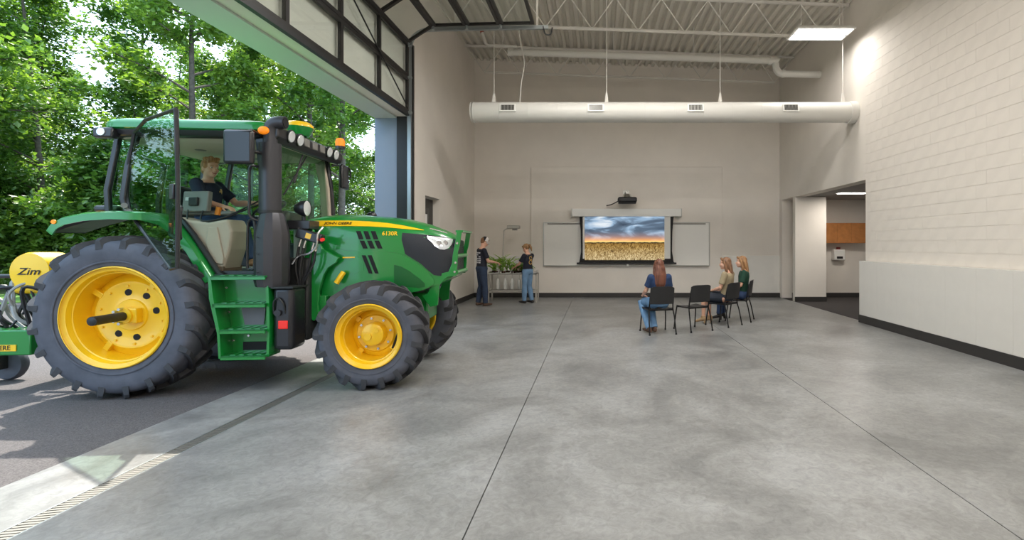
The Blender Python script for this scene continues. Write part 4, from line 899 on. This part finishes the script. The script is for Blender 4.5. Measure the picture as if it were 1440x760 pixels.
for k in range(16):
    x0 = -2.3 + .075 * k; P = [(x0, -.5 + rh.uniform(-.1, .1), .68), (x0 + rh.uniform(-.15, .15), -.55 + rh.uniform(-.12, .1), .95 + rh.uniform(-.1, .2)), (x0 + rh.uniform(.1, .3), -.5, 1.05 + rh.uniform(-.1, .12)), (x0 + rh.uniform(.2, .45), -.55 + rh.uniform(-.1, .1), .8), (x0 + .4, -.45, .66)]
    part(MB().tube(bezier(P, 6), rh.choice((.012, .016, .02)), 6), 'hose', HOSE if k % 3 else mat('grey hose', srgb(150, 152, 150), .4), pl)
part(MB().tube(bezier([(-1.2, -.45, .64), (-1.1, -.5, .9), (-1.0, -.3, 1.0), (-.8, -.2, .9)], 6), .03, 8), 'manifold_hose', GREEN, pl)
for x in (-2.4, -1.9): part(MB().lathe([(0, -.05), (.17, -.05), (.19, -.02), (.19, .02), (.17, .05), (0, .05)], 24, tr(x, -.15, .19) @ rot(90, 'X')), 'gauge_wheel', RUB, pl, smooth=40)
for x in (-2.4, -1.9): part(MB().box(x - .03, x + .03, -.3, -.2, .15, .45), 'row_unit_arm', CAST, pl, smooth=0)
# ================================================================== chairs, planting bench, people
from mathutils.bvhtree import BVHTree
PLA = mat('black chair plastic', srgb(36, 36, 38), .5, bump=.05, bscale=120); TUB = mat('black chair steel', srgb(22, 22, 24), .35, .3)
def make_chair():
    t = thing('stacking_chair', '', 'chair')
    for s in (-1, 1):
        MB().tube(bezier([(s * .25, -.26, 0), (s * .24, -.20, .30), (s * .225, -.165, .46), (s * .215, -.20, .70), (s * .21, -.225, .80)], 4), .0125, 8).build('rear_leg', TUB, t)
        MB().tube(bezier([(s * .25, .26, 0), (s * .24, .225, .25), (s * .225, .20, .435)], 4), .0125, 8).build('front_leg', TUB, t)
        MB().tube([(s * .225, .20, .435), (s * .225, -.165, .44)], .012, 8).build('side_rail', TUB, t)
        for y in (-.26, .26): MB().cyl((s * .25, y, 0), (s * .2485, y * .98, .03), .017, n=10).build('foot_cap', TUB, t)
    MB().tube([(-.225, .16, .43), (.225, .16, .43)], .011, 8).build('stretcher', TUB, t)
    MB().tube([(-.225, -.15, .43), (.225, -.15, .43)], .011, 8).build('stretcher', TUB, t)
    secs = []
    for k in range(11):
        u = -1 + .2 * k; x = .235 * u; d = -.018 * (1 - u * u); e = .03 * abs(u) ** 4
        P = [(.23 - e, -.03), (.20, .0), (.05, -.012), (-.12, -.006), (-.19 + e, .012)]
        secs.append([(x, y, .462 + z + d) for y, z in P] + [(x, y, .448 + z + d) for y, z in P[::-1]])
    MB().loft(secs).build('seat', PLA, t, 50)
    secs = []
    for k in range(11):
        u = -1 + .2 * k; x = .225 * u; b = -.035 * (1 - u * u)
        zs = [.545, .60, .70, .80, .862 - .03 * abs(u) ** 6]
        P = [(-.185 - .12 * (z - .5) + b, z) for z in zs]
        secs.append([(x, y, z) for y, z in P] + [(x, y - .013, z) for y, z in P[::-1]])
    MB().loft(secs).build('backrest', PLA, t, 50)
    return t
CH = [((1.10, 9.05), 14, 'black stacking chair under the long-haired woman in the blue top'), ((1.80, 9.36), 28, 'empty black stacking chair beside the woman in the blue top'),
      ((2.52, 9.92), 44, 'black stacking chair under the woman in the tan top and dark skirt'), ((3.02, 10.55), 66, 'black stacking chair under the woman in the dark green top')]
proto = make_chair()
for i, ((x, y), a, lb) in enumerate(CH):
    c = proto if i == 0 else copy_tree(proto)
    c.location = (x, y, 0); c.rotation_euler = (0, 0, R(a)); tag(c, lb, 'chair', 'black stacking chairs')

# ---- people
def fabric(name, col): return mat(name, col, .85, var=.12, vscale=9, bump=.25, bscale=18)
SKIN = mat('skin', srgb(222, 172, 146), .5, var=.05, vscale=12)
def remesh(m, name, mt, parent, vox=.011, sm=5):
    o = m.build(name, mt, None, 0); r = o.modifiers.new('r', 'REMESH'); r.mode = 'VOXEL'; r.voxel_size = vox; r.use_smooth_shade = True
    s = o.modifiers.new('s', 'SMOOTH'); s.factor = .5; s.iterations = sm
    bake(o)
    if not o.data.materials: o.data.materials.append(mt)
    o.parent = parent; return o
def V(*a): return Vector(a)
def hand(m, w, d, nrm, grip=.5, k=1.0):
    """palm, four fingers and a thumb at wrist w pointing along d, palm facing nrm"""
    d = Vector(d).normalized(); nrm = Vector(nrm); nrm = (nrm - d * nrm.dot(d)).normalized(); sd = d.cross(nrm)
    w = Vector(w); m.tube([w - d * .02, w + d * .02, w + d * .06, w + d * .09], [(.026, .02), (.036, .018), (.042, .017), (.040, .014)], 10, side=tuple(sd))
    for j, (o, L) in enumerate(((-.031, .062), (-.010, .074), (.011, .07), (.031, .055))):
        p0 = w + d * .082 + sd * o; p1 = p0 + (d + nrm * grip * .5) * L * .42; p2 = p1 + (d + nrm * grip * 1.6) * L * .33; p3 = p2 + (d * .4 + nrm * grip * 2) * L * .28
        m.tube([p0, p1, p2, p3], [.0105, .010, .009, .0075], 8)
    p0 = w + d * .02 - sd * .03; m.tube([p0, p0 + (d * .6 - sd * .8 + nrm * .3) * .04, p0 + (d - sd * .5 + nrm * .6) * .065, p0 + (d - sd * .2 + nrm * .9) * .085], [.014, .0125, .011, .009], 8)
def head_parts(m, HM, k=1.0):
    def e(c, r): m.ell(c, r, 18, 14, HM)
    e((0, -.012, .028), (.076, .096, .094)); e((0, .018, -.03), (.066, .072, .082)); e((0, .045, -.075), (.04, .042, .042)); e((0, .06, .045), (.058, .03, .045))
    e((0, .07, -.095), (.022, .018, .018)); e((0, .078, -.062), (.03, .016, .02))
    for s in (-1, 1):
        e((s * .036, .062, -.028), (.026, .024, .028)); e((s * .076, -.008, -.008), (.012, .022, .034)); e((s * .028, .08, .022), (.026, .012, .008))
    m.tube([HM @ V(0, .082, .02), HM @ V(0, .098, -.012), HM @ V(0, .108, -.03), HM @ V(0, .088, -.042)], [.009, .012, .016, .012], 10)
def face(par, HM, lip=srgb(176, 96, 88), brow=srgb(84, 58, 40), smile=0):
    ew = mat('eye white', srgb(235, 232, 226), .3); ei = mat('iris', srgb(60, 46, 36), .2); lm = mat('lips', lip, .45); bm_ = mat('brow', brow, .8)
    for s in (-1, 1):
        MB().ell((s * .031, .0835, .004), (.0135, .008, .0075), 12, 8, HM).build('eye', ew, par); MB().ell((s * .031, .0895, .004), (.006, .004, .0062), 10, 8, HM).build('iris', ei, par)
        MB().tube([HM @ V(s * .012, .093, .026), HM @ V(s * .032, .092, .031), HM @ V(s * .05, .08, .024)], [.0022, .003, .0018], 6).build('eyebrow', bm_, par)
    MB().tube([HM @ V(-.026, .085, -.062 + smile), HM @ V(-.012, .094, -.066), HM @ V(0, .097, -.066), HM @ V(.012, .094, -.066), HM @ V(.026, .085, -.062 + smile)], [.003, .0065, .007, .0065, .003], 8).build('mouth', lm, par)
def head_matrix(c, fwd, up=(0, 0, 1)):
    f = Vector(fwd).normalized(); u = Vector(up); r = f.cross(u).normalized(); u = r.cross(f)
    return Matrix(((r.x, f.x, u.x, c[0]), (r.y, f.y, u.y, c[1]), (r.z, f.z, u.z, c[2]), (0, 0, 0, 1)))
def person(label, loc, rz, J, look, col, build=1.0, z0=0):
    """J: joints in a frame facing +Y with +X to the person's right"""
    t = thing('person', label, 'person', loc, rz)
    g = {k: Vector(v) for k, v in J.items() if isinstance(v, tuple) and len(v) == 3}; HM = head_matrix(g['head'], look)
    b = build; sd = (g['shR'] - g['shL']).normalized()
    mid = lambda a, c, f: a.lerp(c, f)
    P, N = g['pelvis'], g['neck']; bend = g.get('mid', mid(P, N, .45))
    spine = [P - V(0, 0, .07), P, mid(P, bend, .6), bend, mid(bend, N, .5), mid(bend, N, .8), N - V(0, 0, .01), N + (g['head'] - N) * .2]
    tor = [(.13, .085), (.165, .115), (.15, .105), (.142, .10), (.165, .112), (.168, .10), (.10, .075), (.06, .06)]
    def torso(m, inf, a=0, z=8):
        rr = [(x * b + inf, y * b + inf) for x, y in tor][a:z]; m.tube(spine[a:z], rr, 18, side=tuple(sd))
    def arm(m, s, inf, f0=0, f1=2.0):
        A, B, C = g['sh' + s], g['el' + s], g['wr' + s]
        m.ell(A, (.053 * b + inf,) * 3, 14, 10)
        if f1 <= 1:
            e = mid(A, B, f1); m.tube([A + (A - B) * .05, mid(A, B, f1 * .5), e], [.056 * b + inf, .050 * b + inf, .048 * b + inf + .006], 14)
        else:
            m.tube([A, mid(A, B, .35), mid(A, B, .8), B, mid(B, C, .3), mid(B, C, .8), C], [.052 * b + inf, .047 * b + inf, .040 * b + inf, .039 * b + inf, .040 * b + inf, .028 * b + inf, .025 * b + inf], 14)
    def leg(m, s, inf, f1=2.0, flare=0):
        A, B, C = g['hip' + s], g['kn' + s], g['an' + s]
        L = [A, mid(A, B, .3), mid(A, B, .8), B, mid(B, C, .3), mid(B, C, .75), C]; rr = [.092, .085, .064, .058, .056, .042, .038]
        m.ell(A, (.1 * b + inf,) * 3, 14, 10); m.tube(L, [r * b + inf + (flare if i > 3 else 0) for i, r in enumerate(rr)], 14)
    # body
    m = MB(); head_parts(m, HM); torso(m, 0); m.tube([N - V(0, 0, .03), N.lerp(g['head'], .4), g['head'] + HM.to_3x3() @ V(0, -.02, -.03)], [.062 * b, .052 * b, .055 * b], 14)
    for s in 'LR':
        arm(m, s, 0); leg(m, s, 0)
        hand(m, g['wr' + s], J.get('hd' + s, tuple(g['wr' + s] - g['el' + s])), J.get('hn' + s, (0, 0, -1)), J.get('grip', .4))
    remesh(m, 'body', SKIN, t, .0085, 3); face(t, HM, smile=J.get('smile', 0), brow=J.get('brow') or srgb(110, 80, 58))
    # shirt
    m = MB(); torso(m, .014, 0 if J.get('untucked', 1) else 1, 7)
    for s in 'LR': arm(m, s, .014, 0, J.get('sleeve', .62))
    sh = remesh(m, 'shirt', col['shirt'], t, .011, 5)
    # trousers or skirt
    m = MB(); m.tube([P + V(0, 0, .06), P, P - V(0, 0, .08)], [(.155 * b + .014, .112 * b + .014), (.175 * b + .016, .128 * b + .018), (.15 * b + .016, .112 * b + .018)], 18, side=tuple(sd))
    if 'skirt' in col:
        kn = (g['knL'] + g['knR']) / 2; hp = (g['hipL'] + g['hipR']) / 2; w_ = V(0, 0, .01)
        m.tube([hp, hp.lerp(kn, .5), hp.lerp(kn, .98)], [(.20, .14), (.20, .125), (.185, .11)], 18, side=(1, 0, 0)); remesh(m, 'skirt', col['skirt'], t, .011, 4)
    else:
        for s in 'LR': leg(m, s, .014, 2, .010)
        remesh(m, 'jeans', col['jeans'], t, .011, 4)
    for s in 'LR':
        an = g['an' + s]; d = Vector(J.get('ft' + s, (0, 1, 0))); d = d.normalized(); sx = V(d.y, -d.x, 0).normalized(); tl = J.get('toe_drop', 0)
        m = MB(); bz = an - V(0, 0, .035); up = V(0, 0, 1)
        m.tube([bz - d * .055, bz - d * .02, bz + d * .06 - up * tl * .4, bz + d * .13 - up * tl * .8, bz + d * .18 - up * tl], [(.036, .036), (.043, .04), (.045, .035), (.043, .028), (.026, .018)], 14, side=tuple(sx))
        m.tube([bz, an + V(0, 0, .02)], [(.042, .05), (.044, .046)], 12, side=tuple(sx))
        if 'heel' in col: m.tube([bz - d * .03, bz - d * .035 - up * (bz.z - .005)], [.03, .02], 10)
        remesh(m, 'shoe', col['shoe'], t, .007, 3)
    return t, HM, sh
def hair(par, HM, mt, style, length=.4, w=.09):
    m = MB(); m.ell((0, -.022, .036), (.086, .102, .098), 18, 14, HM)
    m.tube([HM @ V(-.06, .055, .075), HM @ V(0, .078, .098), HM @ V(.06, .055, .075)], [.022, .026, .022], 10)
    if style == 'long':
        m.tube([HM @ V(0, -.03, .06), HM @ V(0, -.085, -.04), HM @ V(0, -.115, -.16), HM @ V(0, -.125, -length * .75), HM @ V(0, -.12, -length)], [(.085, .07), (.096, .055), (w + .012, .045), (w, .035), (w * .5, .015)], 14, side=tuple(HM.to_3x3() @ V(1, 0, 0)))
        for s in (-1, 1): m.tube([HM @ V(s * .058, .03, .09), HM @ V(s * .084, .005, .0), HM @ V(s * .09, -.03, -.12), HM @ V(s * .085, -.075, -.26)], [.018, .022, .03, .018], 10)
    elif style == 'short':
        m.tube([HM @ V(-.05, .07, .085), HM @ V(.0, .088, .105), HM @ V(.06, .07, .09)], [.02, .024, .02], 10); m.ell((0, -.06, -.02), (.072, .052, .07), 14, 10, HM)
        for s in (-1, 1): m.tube([HM @ V(s * .07, .02, .06), HM @ V(s * .08, .012, .0)], [.018, .01], 8)
        for k in range(7): m.ell((.06 * math.cos(k), .03 + .05 * math.sin(k * 2), .115 + .01 * (k % 2)), (.03, .035, .022), 10, 8, HM)
    elif style == 'pony':
        m.tube([HM @ V(0, -.1, .05), HM @ V(0, -.15, .03), HM @ V(0, -.165, -.05), HM @ V(0, -.15, -.15)], [.03, .035, .032, .012], 10)
    elif style == 'cap':
        m.ell((0, -.055, -.015), (.07, .05, .05), 14, 10, HM)
    return remesh(m, 'hair', mt, par, .009, 2)
def hair_mat(name, a, b_):
    m = mat(name, a, .45, col2=b_, vscale=5); n = m.node_tree; b = n.nodes['Principled BSDF']
    tc = n.nodes.new('ShaderNodeTexCoord'); mp = n.nodes.new('ShaderNodeMapping'); mp.inputs['Scale'].default_value = (90, 90, 6)
    t = n.nodes.new('ShaderNodeTexNoise'); t.inputs['Scale'].default_value = 1.2; n.links.new(tc.outputs['Object'], mp.inputs[0]); n.links.new(mp.outputs[0], t.inputs['Vector'])
    bp = n.nodes.new('ShaderNodeBump'); bp.inputs['Strength'].default_value = .7; bp.inputs['Distance'].default_value = .006
    n.links.new(t.outputs['Fac'], bp.inputs['Height']); n.links.new(bp.outputs[0], b.inputs['Normal'])
    for nd in n.nodes:
        if nd.type == 'TEX_NOISE' and nd is not t: n.links.new(mp.outputs[0], nd.inputs['Vector']); nd.inputs['Scale'].default_value = .6
    return m
def print_on(sh, par, polys, c, n_, name, mt, up=(0, 0, 1)):
    """flat print laid on the cloth"""
    bv = BVHTree.FromPolygons([v.co for v in sh.data.vertices], [tuple(p.vertices) for p in sh.data.polygons])
    n_ = Vector(n_).normalized(); u = Vector(up); r = u.cross(n_).normalized(); u = n_.cross(r); m = MB()
    for poly in polys:
        pts = []
        for (a, b_) in poly:
            o = Vector(c) + r * a + u * b_ + n_ * .3; h = bv.ray_cast(o, -n_)[0]
            if h is None: break
            pts.append(h)
        else:
            k = len(pts); m.add([p + n_ * .003 for p in pts] + [p - n_ * .002 for p in pts], [tuple(range(k))] + [(i, (i + 1) % k, (i + 1) % k + k, i + k) for i in range(k)])
    if m.v: m.build(name, mt, par, 0)
def stand(h=1.75, hx=.0):
    k = h / 1.75
    J = dict(pelvis=(0, 0, .96), neck=(0, -.02, 1.46), head=(0, .02, 1.625), shL=(-.175, -.02, 1.41), shR=(.175, -.02, 1.41), elL=(-.23, -.02, 1.12), elR=(.23, -.02, 1.12), wrL=(-.22, .05, .88), wrR=(.22, .05, .88),
             hipL=(-.085, 0, .91), hipR=(.085, 0, .91), knL=(-.11, .02, .5), knR=(.11, .02, .5), anL=(-.12, -.02, .085), anR=(.12, -.02, .085))
    return {a: tuple(c * k for c in v) for a, v in J.items()}
def sit(h=0):
    return dict(pelvis=(0, -.06, .575), neck=(0, -.09, 1.06), head=(0, -.055, 1.215), shL=(-.165, -.09, 1.015), shR=(.165, -.09, 1.015), elL=(-.225, -.03, .76), elR=(.225, -.03, .76), wrL=(-.10, .17, .665), wrR=(.10, .17, .665),
                hipL=(-.09, -.04, .55), hipR=(.09, -.04, .55), knL=(-.1, .38, .545), knR=(.1, .38, .545), anL=(-.1, .36, .085), anR=(.1, .36, .085), hdL=(.6, .6, -.1), hdR=(-.6, .6, -.1), grip=.3)
NAVY = fabric('navy cotton', srgb(26, 30, 44)); NAVY2 = fabric('driver navy cotton', srgb(30, 40, 62))
BROWN = mat('brown leather', srgb(92, 68, 54), .6); TAN = mat('tan suede', srgb(176, 146, 110), .8); BLKS = mat('black shoe', srgb(34, 30, 30), .5)
PRW = mat('white print', srgb(206, 206, 212), .7); PRY = mat('gold print', srgb(214, 170, 90), .7)
# man at the planting bench
J = stand(1.80); J.update(head=(0, .075, 1.665), shL=(-.18, .0, 1.45), shR=(.18, .0, 1.45), elL=(-.21, .10, 1.17), elR=(.22, .10, 1.17), wrL=(-.10, .34, 1.16), wrR=(.12, .34, 1.14), hdL=(.1, 1, -.3), hdR=(-.1, 1, -.3), neck=(0, .01, 1.50), knR=(.1, .05, .51), anR=(.12, .06, .085), anL=(-.12, -.06, .085), sleeve=.72)
t, HM, sh = person('standing man in navy shirt, jeans and a white-fronted cap beside the planting bench', (-3.02, 13.0, 0), R(-58), J, (0, 1, -.55), dict(shirt=NAVY, jeans=fabric('dark denim', srgb(44, 58, 82)), shoe=BROWN), 1.06)
hair(t, HM, hair_mat('brown hair', srgb(96, 62, 38), srgb(150, 104, 66)), 'cap')
CW = mat('cap white', srgb(214, 210, 204), .8); CB = mat('cap black', srgb(34, 34, 38), .8)
cp_ = MB().lathe([(.093, .03), (.096, .06), (.09, .1), (.065, .135), (.03, .15), (0, .153)], 24, HM @ tr(0, -.012, 0)).build('cap', CB, t)
pts = lambda r, z: [HM @ V(r * math.sin(a), -.012 + r * math.cos(a), z) for a in [R(-105 + 21 * k) for k in range(11)]]
MB().loft([pts(.0945, .028), pts(.0985, .06), pts(.0925, .1), pts(.067, .137), pts(.03, .152)], False, closed=False).build('cap_front', CW, cp_)
br_ = [[HM @ V(.088 * math.sin(R(a)) * (1 - .1 * f), -.012 + .09 * math.cos(R(a)) + f * .075 * math.cos(R(a)) ** 1.2, .035 - .02 * f - .02 * abs(math.sin(R(a)))) for a in range(-75, 76, 15)] for f in (0, .5, 1)]
bo = MB().loft(br_, False, closed=False).build('cap_brim', CW, cp_); bo.modifiers.new('s', 'SOLIDIFY').thickness = .006
rw = random.Random(3)
print_on(sh, t, [[(x, y), (x + .05, y), (x + .05, y + .03), (x, y + .03)] for y in (.10, .05, 0, -.05, -.1, -.15) for x in (-.13, -.06, .01, .08) if rw.random() < .8], (0, -.06, 1.27), (0, -1, .1), 'shirt_print', PRW)
# woman at the planting bench
J = stand(1.62); J.update(head=(0, .05, 1.50), neck=(0, .0, 1.35), elL=(-.20, .12, 1.08), elR=(.20, .12, 1.08), wrL=(-.11, .34, 1.0), wrR=(.13, .34, .97), hdL=(.1, 1, -.4), hdR=(-.1, 1, -.4), anL=(-.10, .03, .085), anR=(.11, -.06, .085), sleeve=.72)
t, HM, sh = person('standing woman in navy shirt and pale jeans, hair tied back, at the planting bench', (-1.90, 13.55, 0), R(58), J, (0, 1, -.45), dict(shirt=NAVY, jeans=fabric('pale denim', srgb(106, 138, 170)), shoe=BLKS), .92)
hair(t, HM, hair_mat('dark blond hair', srgb(112, 80, 50), srgb(176, 136, 90)), 'pony')
ringp = lambda cx, cz, r0, r1: [[(cx + r * math.cos(a), cz + r * math.sin(a)) for r, a in ((r0, a0), (r1, a0), (r1, a0 + .55), (r0, a0 + .55))] for a0 in [k * .6 for k in range(10)]]
print_on(sh, t, ringp(.0, .055, .04, .058) + ringp(.0, -.055, .045, .065) + [[(-.09, .13), (.09, .13), (.09, .145), (-.09, .145)]], (0, -.06, 1.18), (0, -1, .05), 'shirt_print', PRY)
# seated women
LJ = fabric('light denim', srgb(112, 150, 190))
J = sit(); J.update(knL=(-.20, .34, .55), knR=(-.02, .38, .53), anL=(-.16, .02, .085), anR=(-.04, .06, .085), ftL=(-.3, 1, 0), ftR=(.1, 1, 0), elL=(-.23, .0, .77), wrL=(-.22, .2, .66), sleeve=.7)
t, HM, sh = person('seated woman with long reddish-brown hair in a blue top and light jeans', (1.10, 9.05, 0), R(14), J, (.15, 1, 0), dict(shirt=fabric('blue cotton', srgb(40, 62, 100)), jeans=LJ, shoe=BROWN), .95)
hair(t, HM, hair_mat('auburn hair', srgb(78, 44, 34), srgb(132, 82, 62)), 'long', .42, .10)
J = sit(); J.update(head=(.0, -.03, 1.225), anL=(-.09, .40, .14), anR=(.07, .34, .14), toe_drop=.07, sleeve=.75, wrL=(-.08, .22, .68))
t, HM, sh = person('seated woman with brown hair in a tan top and dark skirt', (2.52, 9.92, 0), R(52), J, (-.35, 1, .02), dict(shirt=fabric('tan knit', srgb(160, 146, 118)), skirt=fabric('dark skirt', srgb(40, 46, 58)), shoe=TAN, heel=1), .93)
hair(t, HM, hair_mat('brown hair waves', srgb(92, 62, 44), srgb(160, 118, 84)), 'long', .30, .07)
J = sit(); J.update(head=(0, -.03, 1.235), anL=(-.10, .42, .13), anR=(.10, .36, .13), toe_drop=.06, sleeve=.8)
t, HM, sh = person('seated woman with long light-brown hair in a dark green top and jeans', (3.02, 10.55, 0), R(72), J, (-.1, 1, .02), dict(shirt=fabric('dark green knit', srgb(26, 66, 52)), jeans=fabric('blue denim', srgb(48, 68, 104)), shoe=BLKS, heel=1), .92)
hair(t, HM, hair_mat('light brown hair', srgb(124, 86, 56), srgb(186, 144, 100)), 'long', .38, .075)
# driver in the cab
J = sit(); J.update(head=(.03, -.035, 1.235), shL=(-.19, -.09, 1.03), shR=(.19, -.09, 1.03), elR=(.30, .05, .80), wrR=(.33, .31, .74), hdR=(.1, 1, -.2), hnR=(-.2, -.1, -1), elL=(-.26, .1, .82), wrL=(-.15, .42, .82), hdL=(.3, 1, .2), hnL=(0, .3, -1), knR=(.20, .40, .60), anR=(.30, .62, .10), knL=(-.14, .42, .6), anL=(-.15, .62, .10), sleeve=.75, grip=.8, smile=.006, brow=srgb(186, 132, 98))
a = R(4.5); dx, dy = .30, 0
wx, wy = -5.08 + dx * math.cos(a) - dy * math.sin(a), 6.2 + dx * math.sin(a) + dy * math.cos(a)
t, HM, sh = person('smiling driver with short reddish hair in navy shirt and jeans, seated in the tractor cab', (wx, wy, 1.315), R(4.5 - 90), J, (.55, 1, -.02), dict(shirt=NAVY2, jeans=fabric('driver denim', srgb(52, 74, 112)), shoe=TAN), 1.06)
hair(t, HM, hair_mat('reddish hair', srgb(140, 92, 58), srgb(200, 146, 98)), 'short')
print_on(sh, t, [[(-.022, .03), (.022, .03), (.026, .0), (.0, -.035), (-.026, .0)], [(-.05, -.02), (-.03, -.02), (-.03, .0), (-.05, .0)]], (-.06, .05, .96), (0, 1, .15), 'chest_emblem', PRY)

# ---- planting bench
STL = mat('bench steel', srgb(176, 172, 164), .45, .4); GUT = mat('white gutter', srgb(204, 202, 196), .5); PLT = mat('bench bottle', srgb(196, 196, 190), .4)
bx, by = -2.36, 14.05
pb = thing('planting_bench', 'steel planting bench on legs with gutters and hanging bottles, in the corner', 'bench', (bx, by, 0))
for x in (-.66, .66):
    for y in (-.24, .24): MB().box(x - .02, x + .02, y - .02, y + .02, 0, .80).build('leg', STL, pb, smooth=0)
    MB().box(x - .015, x + .015, -.24, .24, .30, .33).build('cross_rail', STL, pb, smooth=0)
for y in (-.24, .24):
    MB().box(-.66, .66, y - .015, y + .015, .30, .33).build('lower_rail', STL, pb, smooth=0); MB().box(-.68, .68, y - .02, y + .02, .77, .80).build('top_rail', STL, pb, smooth=0)
for k in range(4):
    x = -.51 + .34 * k; MB().box(-.14, .14, -.30, .30, -.01, .01, tr(x, 0, .81) @ rot(-6, 'Y')).build('gutter_base', GUT, pb, smooth=0)
    for s in (-1, 1): MB().box(s * .14 - .008, s * .14 + .008, -.30, .30, -.01, .06, tr(x, 0, .81) @ rot(-6, 'Y')).build('gutter_side', GUT, pb, smooth=0)
for k in range(5):
    x = -.42 + .2 * k; b_ = MB().lathe([(0, .36), (.05, .36), (.055, .38), (.055, .58), (.03, .63), (.022, .66), (0, .66)], 16, tr(x, -.14, 0)).build('bottle', PLT, pb)
    MB().cyl((x, -.14, .655), (x, -.14, .80), .006, n=6).build('feed_line', STL, b_)
MB().tube(bezier([(-.33, .1, .8), (-.32, .1, 1.3), (-.30, .1, 1.92), (-.27, .1, 2.02), (-.18, .1, 2.06), (-.02, .1, 2.06)], 5), .018, 8).build('lamp_pole', STL, pb)
lh = MB().box(-.20, .16, -.0, .2, 2.06, 2.15).build('lamp_head', STL, pb, bevel=.015); MB().box(-.05, .08, .04, .16, 2.01, 2.06).build('lamp_mount', GREY, lh, smooth=0)
GL1 = leaf_mat('maize leaf', (120, 160, 76), (156, 190, 100), (192, 216, 136)); GL2 = leaf_mat('seedling leaf', (84, 128, 50), (110, 156, 62), (150, 186, 90))
def blade(L, w_, droop):
    m = MB(); a_ = []; 
    for i in range(7):
        t_ = i / 6; y = L * t_ * (1 - .25 * droop * t_); z = L * (.75 * t_ - droop * t_ * t_); ww = w_ * (math.sin(math.pi * (.12 + .88 * t_)) ** .7)
        a_.append([(-ww, y, z + ww * .4), (0, y, z), (ww, y, z + ww * .4)])
    return m.loft(a_, False, closed=False).mesh('leaf', GL1, 60)
BL = [blade(.34, .022, .5), blade(.42, .025, .8), blade(.28, .02, .2)]
SO = mat('potting soil', srgb(70, 48, 38), .95, bump=.6)
rp = random.Random(9)
for k in range(8):
    x = bx - .58 + .10 * (k % 6) + rp.uniform(-.03, .03); y = by + (-.14 if k % 2 else .12) + rp.uniform(-.04, .04)
    t = thing('maize_plant', 'young leafy maize plant with long arching blades on the planting bench', 'plant', (x, y, .835), rp.uniform(0, 6), 'maize plants on the planting bench')
    MB().cyl((0, 0, -.02), (0, 0, .03), .05, .055, n=12).build('root_plug', SO, t); MB().cyl((0, 0, .03), (.01, 0, .34), .011, .007, n=8).build('stem', GL1, t)
    for q in range(9): inst('leaf', BL[q % 3], t, tr(0, 0, (.03 + .032 * q)) @ rot(q * 137, 'Z') @ Matrix.Scale(rp.uniform(1.1, 1.6), 4))
for k in range(9):
    x = bx + .04 + .14 * (k % 4) + rp.uniform(-.03, .03); y = by + (-.2, .02, .2)[k % 3]
    t = thing('seedling', 'short bushy green seedling with small leaves on the planting bench', 'plant', (x, y, .835), rp.uniform(0, 6), 'seedlings on the planting bench')
    MB().cyl((0, 0, -.02), (0, 0, .03), .05, .055, n=12).build('root_plug', SO, t); MB().cyl((0, 0, .03), (0, 0, .12), .006, n=6).build('stem', GL2, t)
    f = leaves(rp, [((0, 0, .10), .08), ((.03, .02, .15), .07), ((-.03, -.02, .16), .06)], 26, .07); f.materials.append(GL2); inst('foliage', f, t)
t = MB().lathe([(0, 0), (.035, 0), (.045, .11), (.041, .11), (.033, .008), (0, .008)], 16, tr(0, 0, 0)).build('orange_pot', mat('orange plastic', srgb(206, 120, 60), .5)); t.location = (bx + .33, by + .25, .83)
tag(t, 'small orange plastic pot among the seedlings on the planting bench', 'pot')
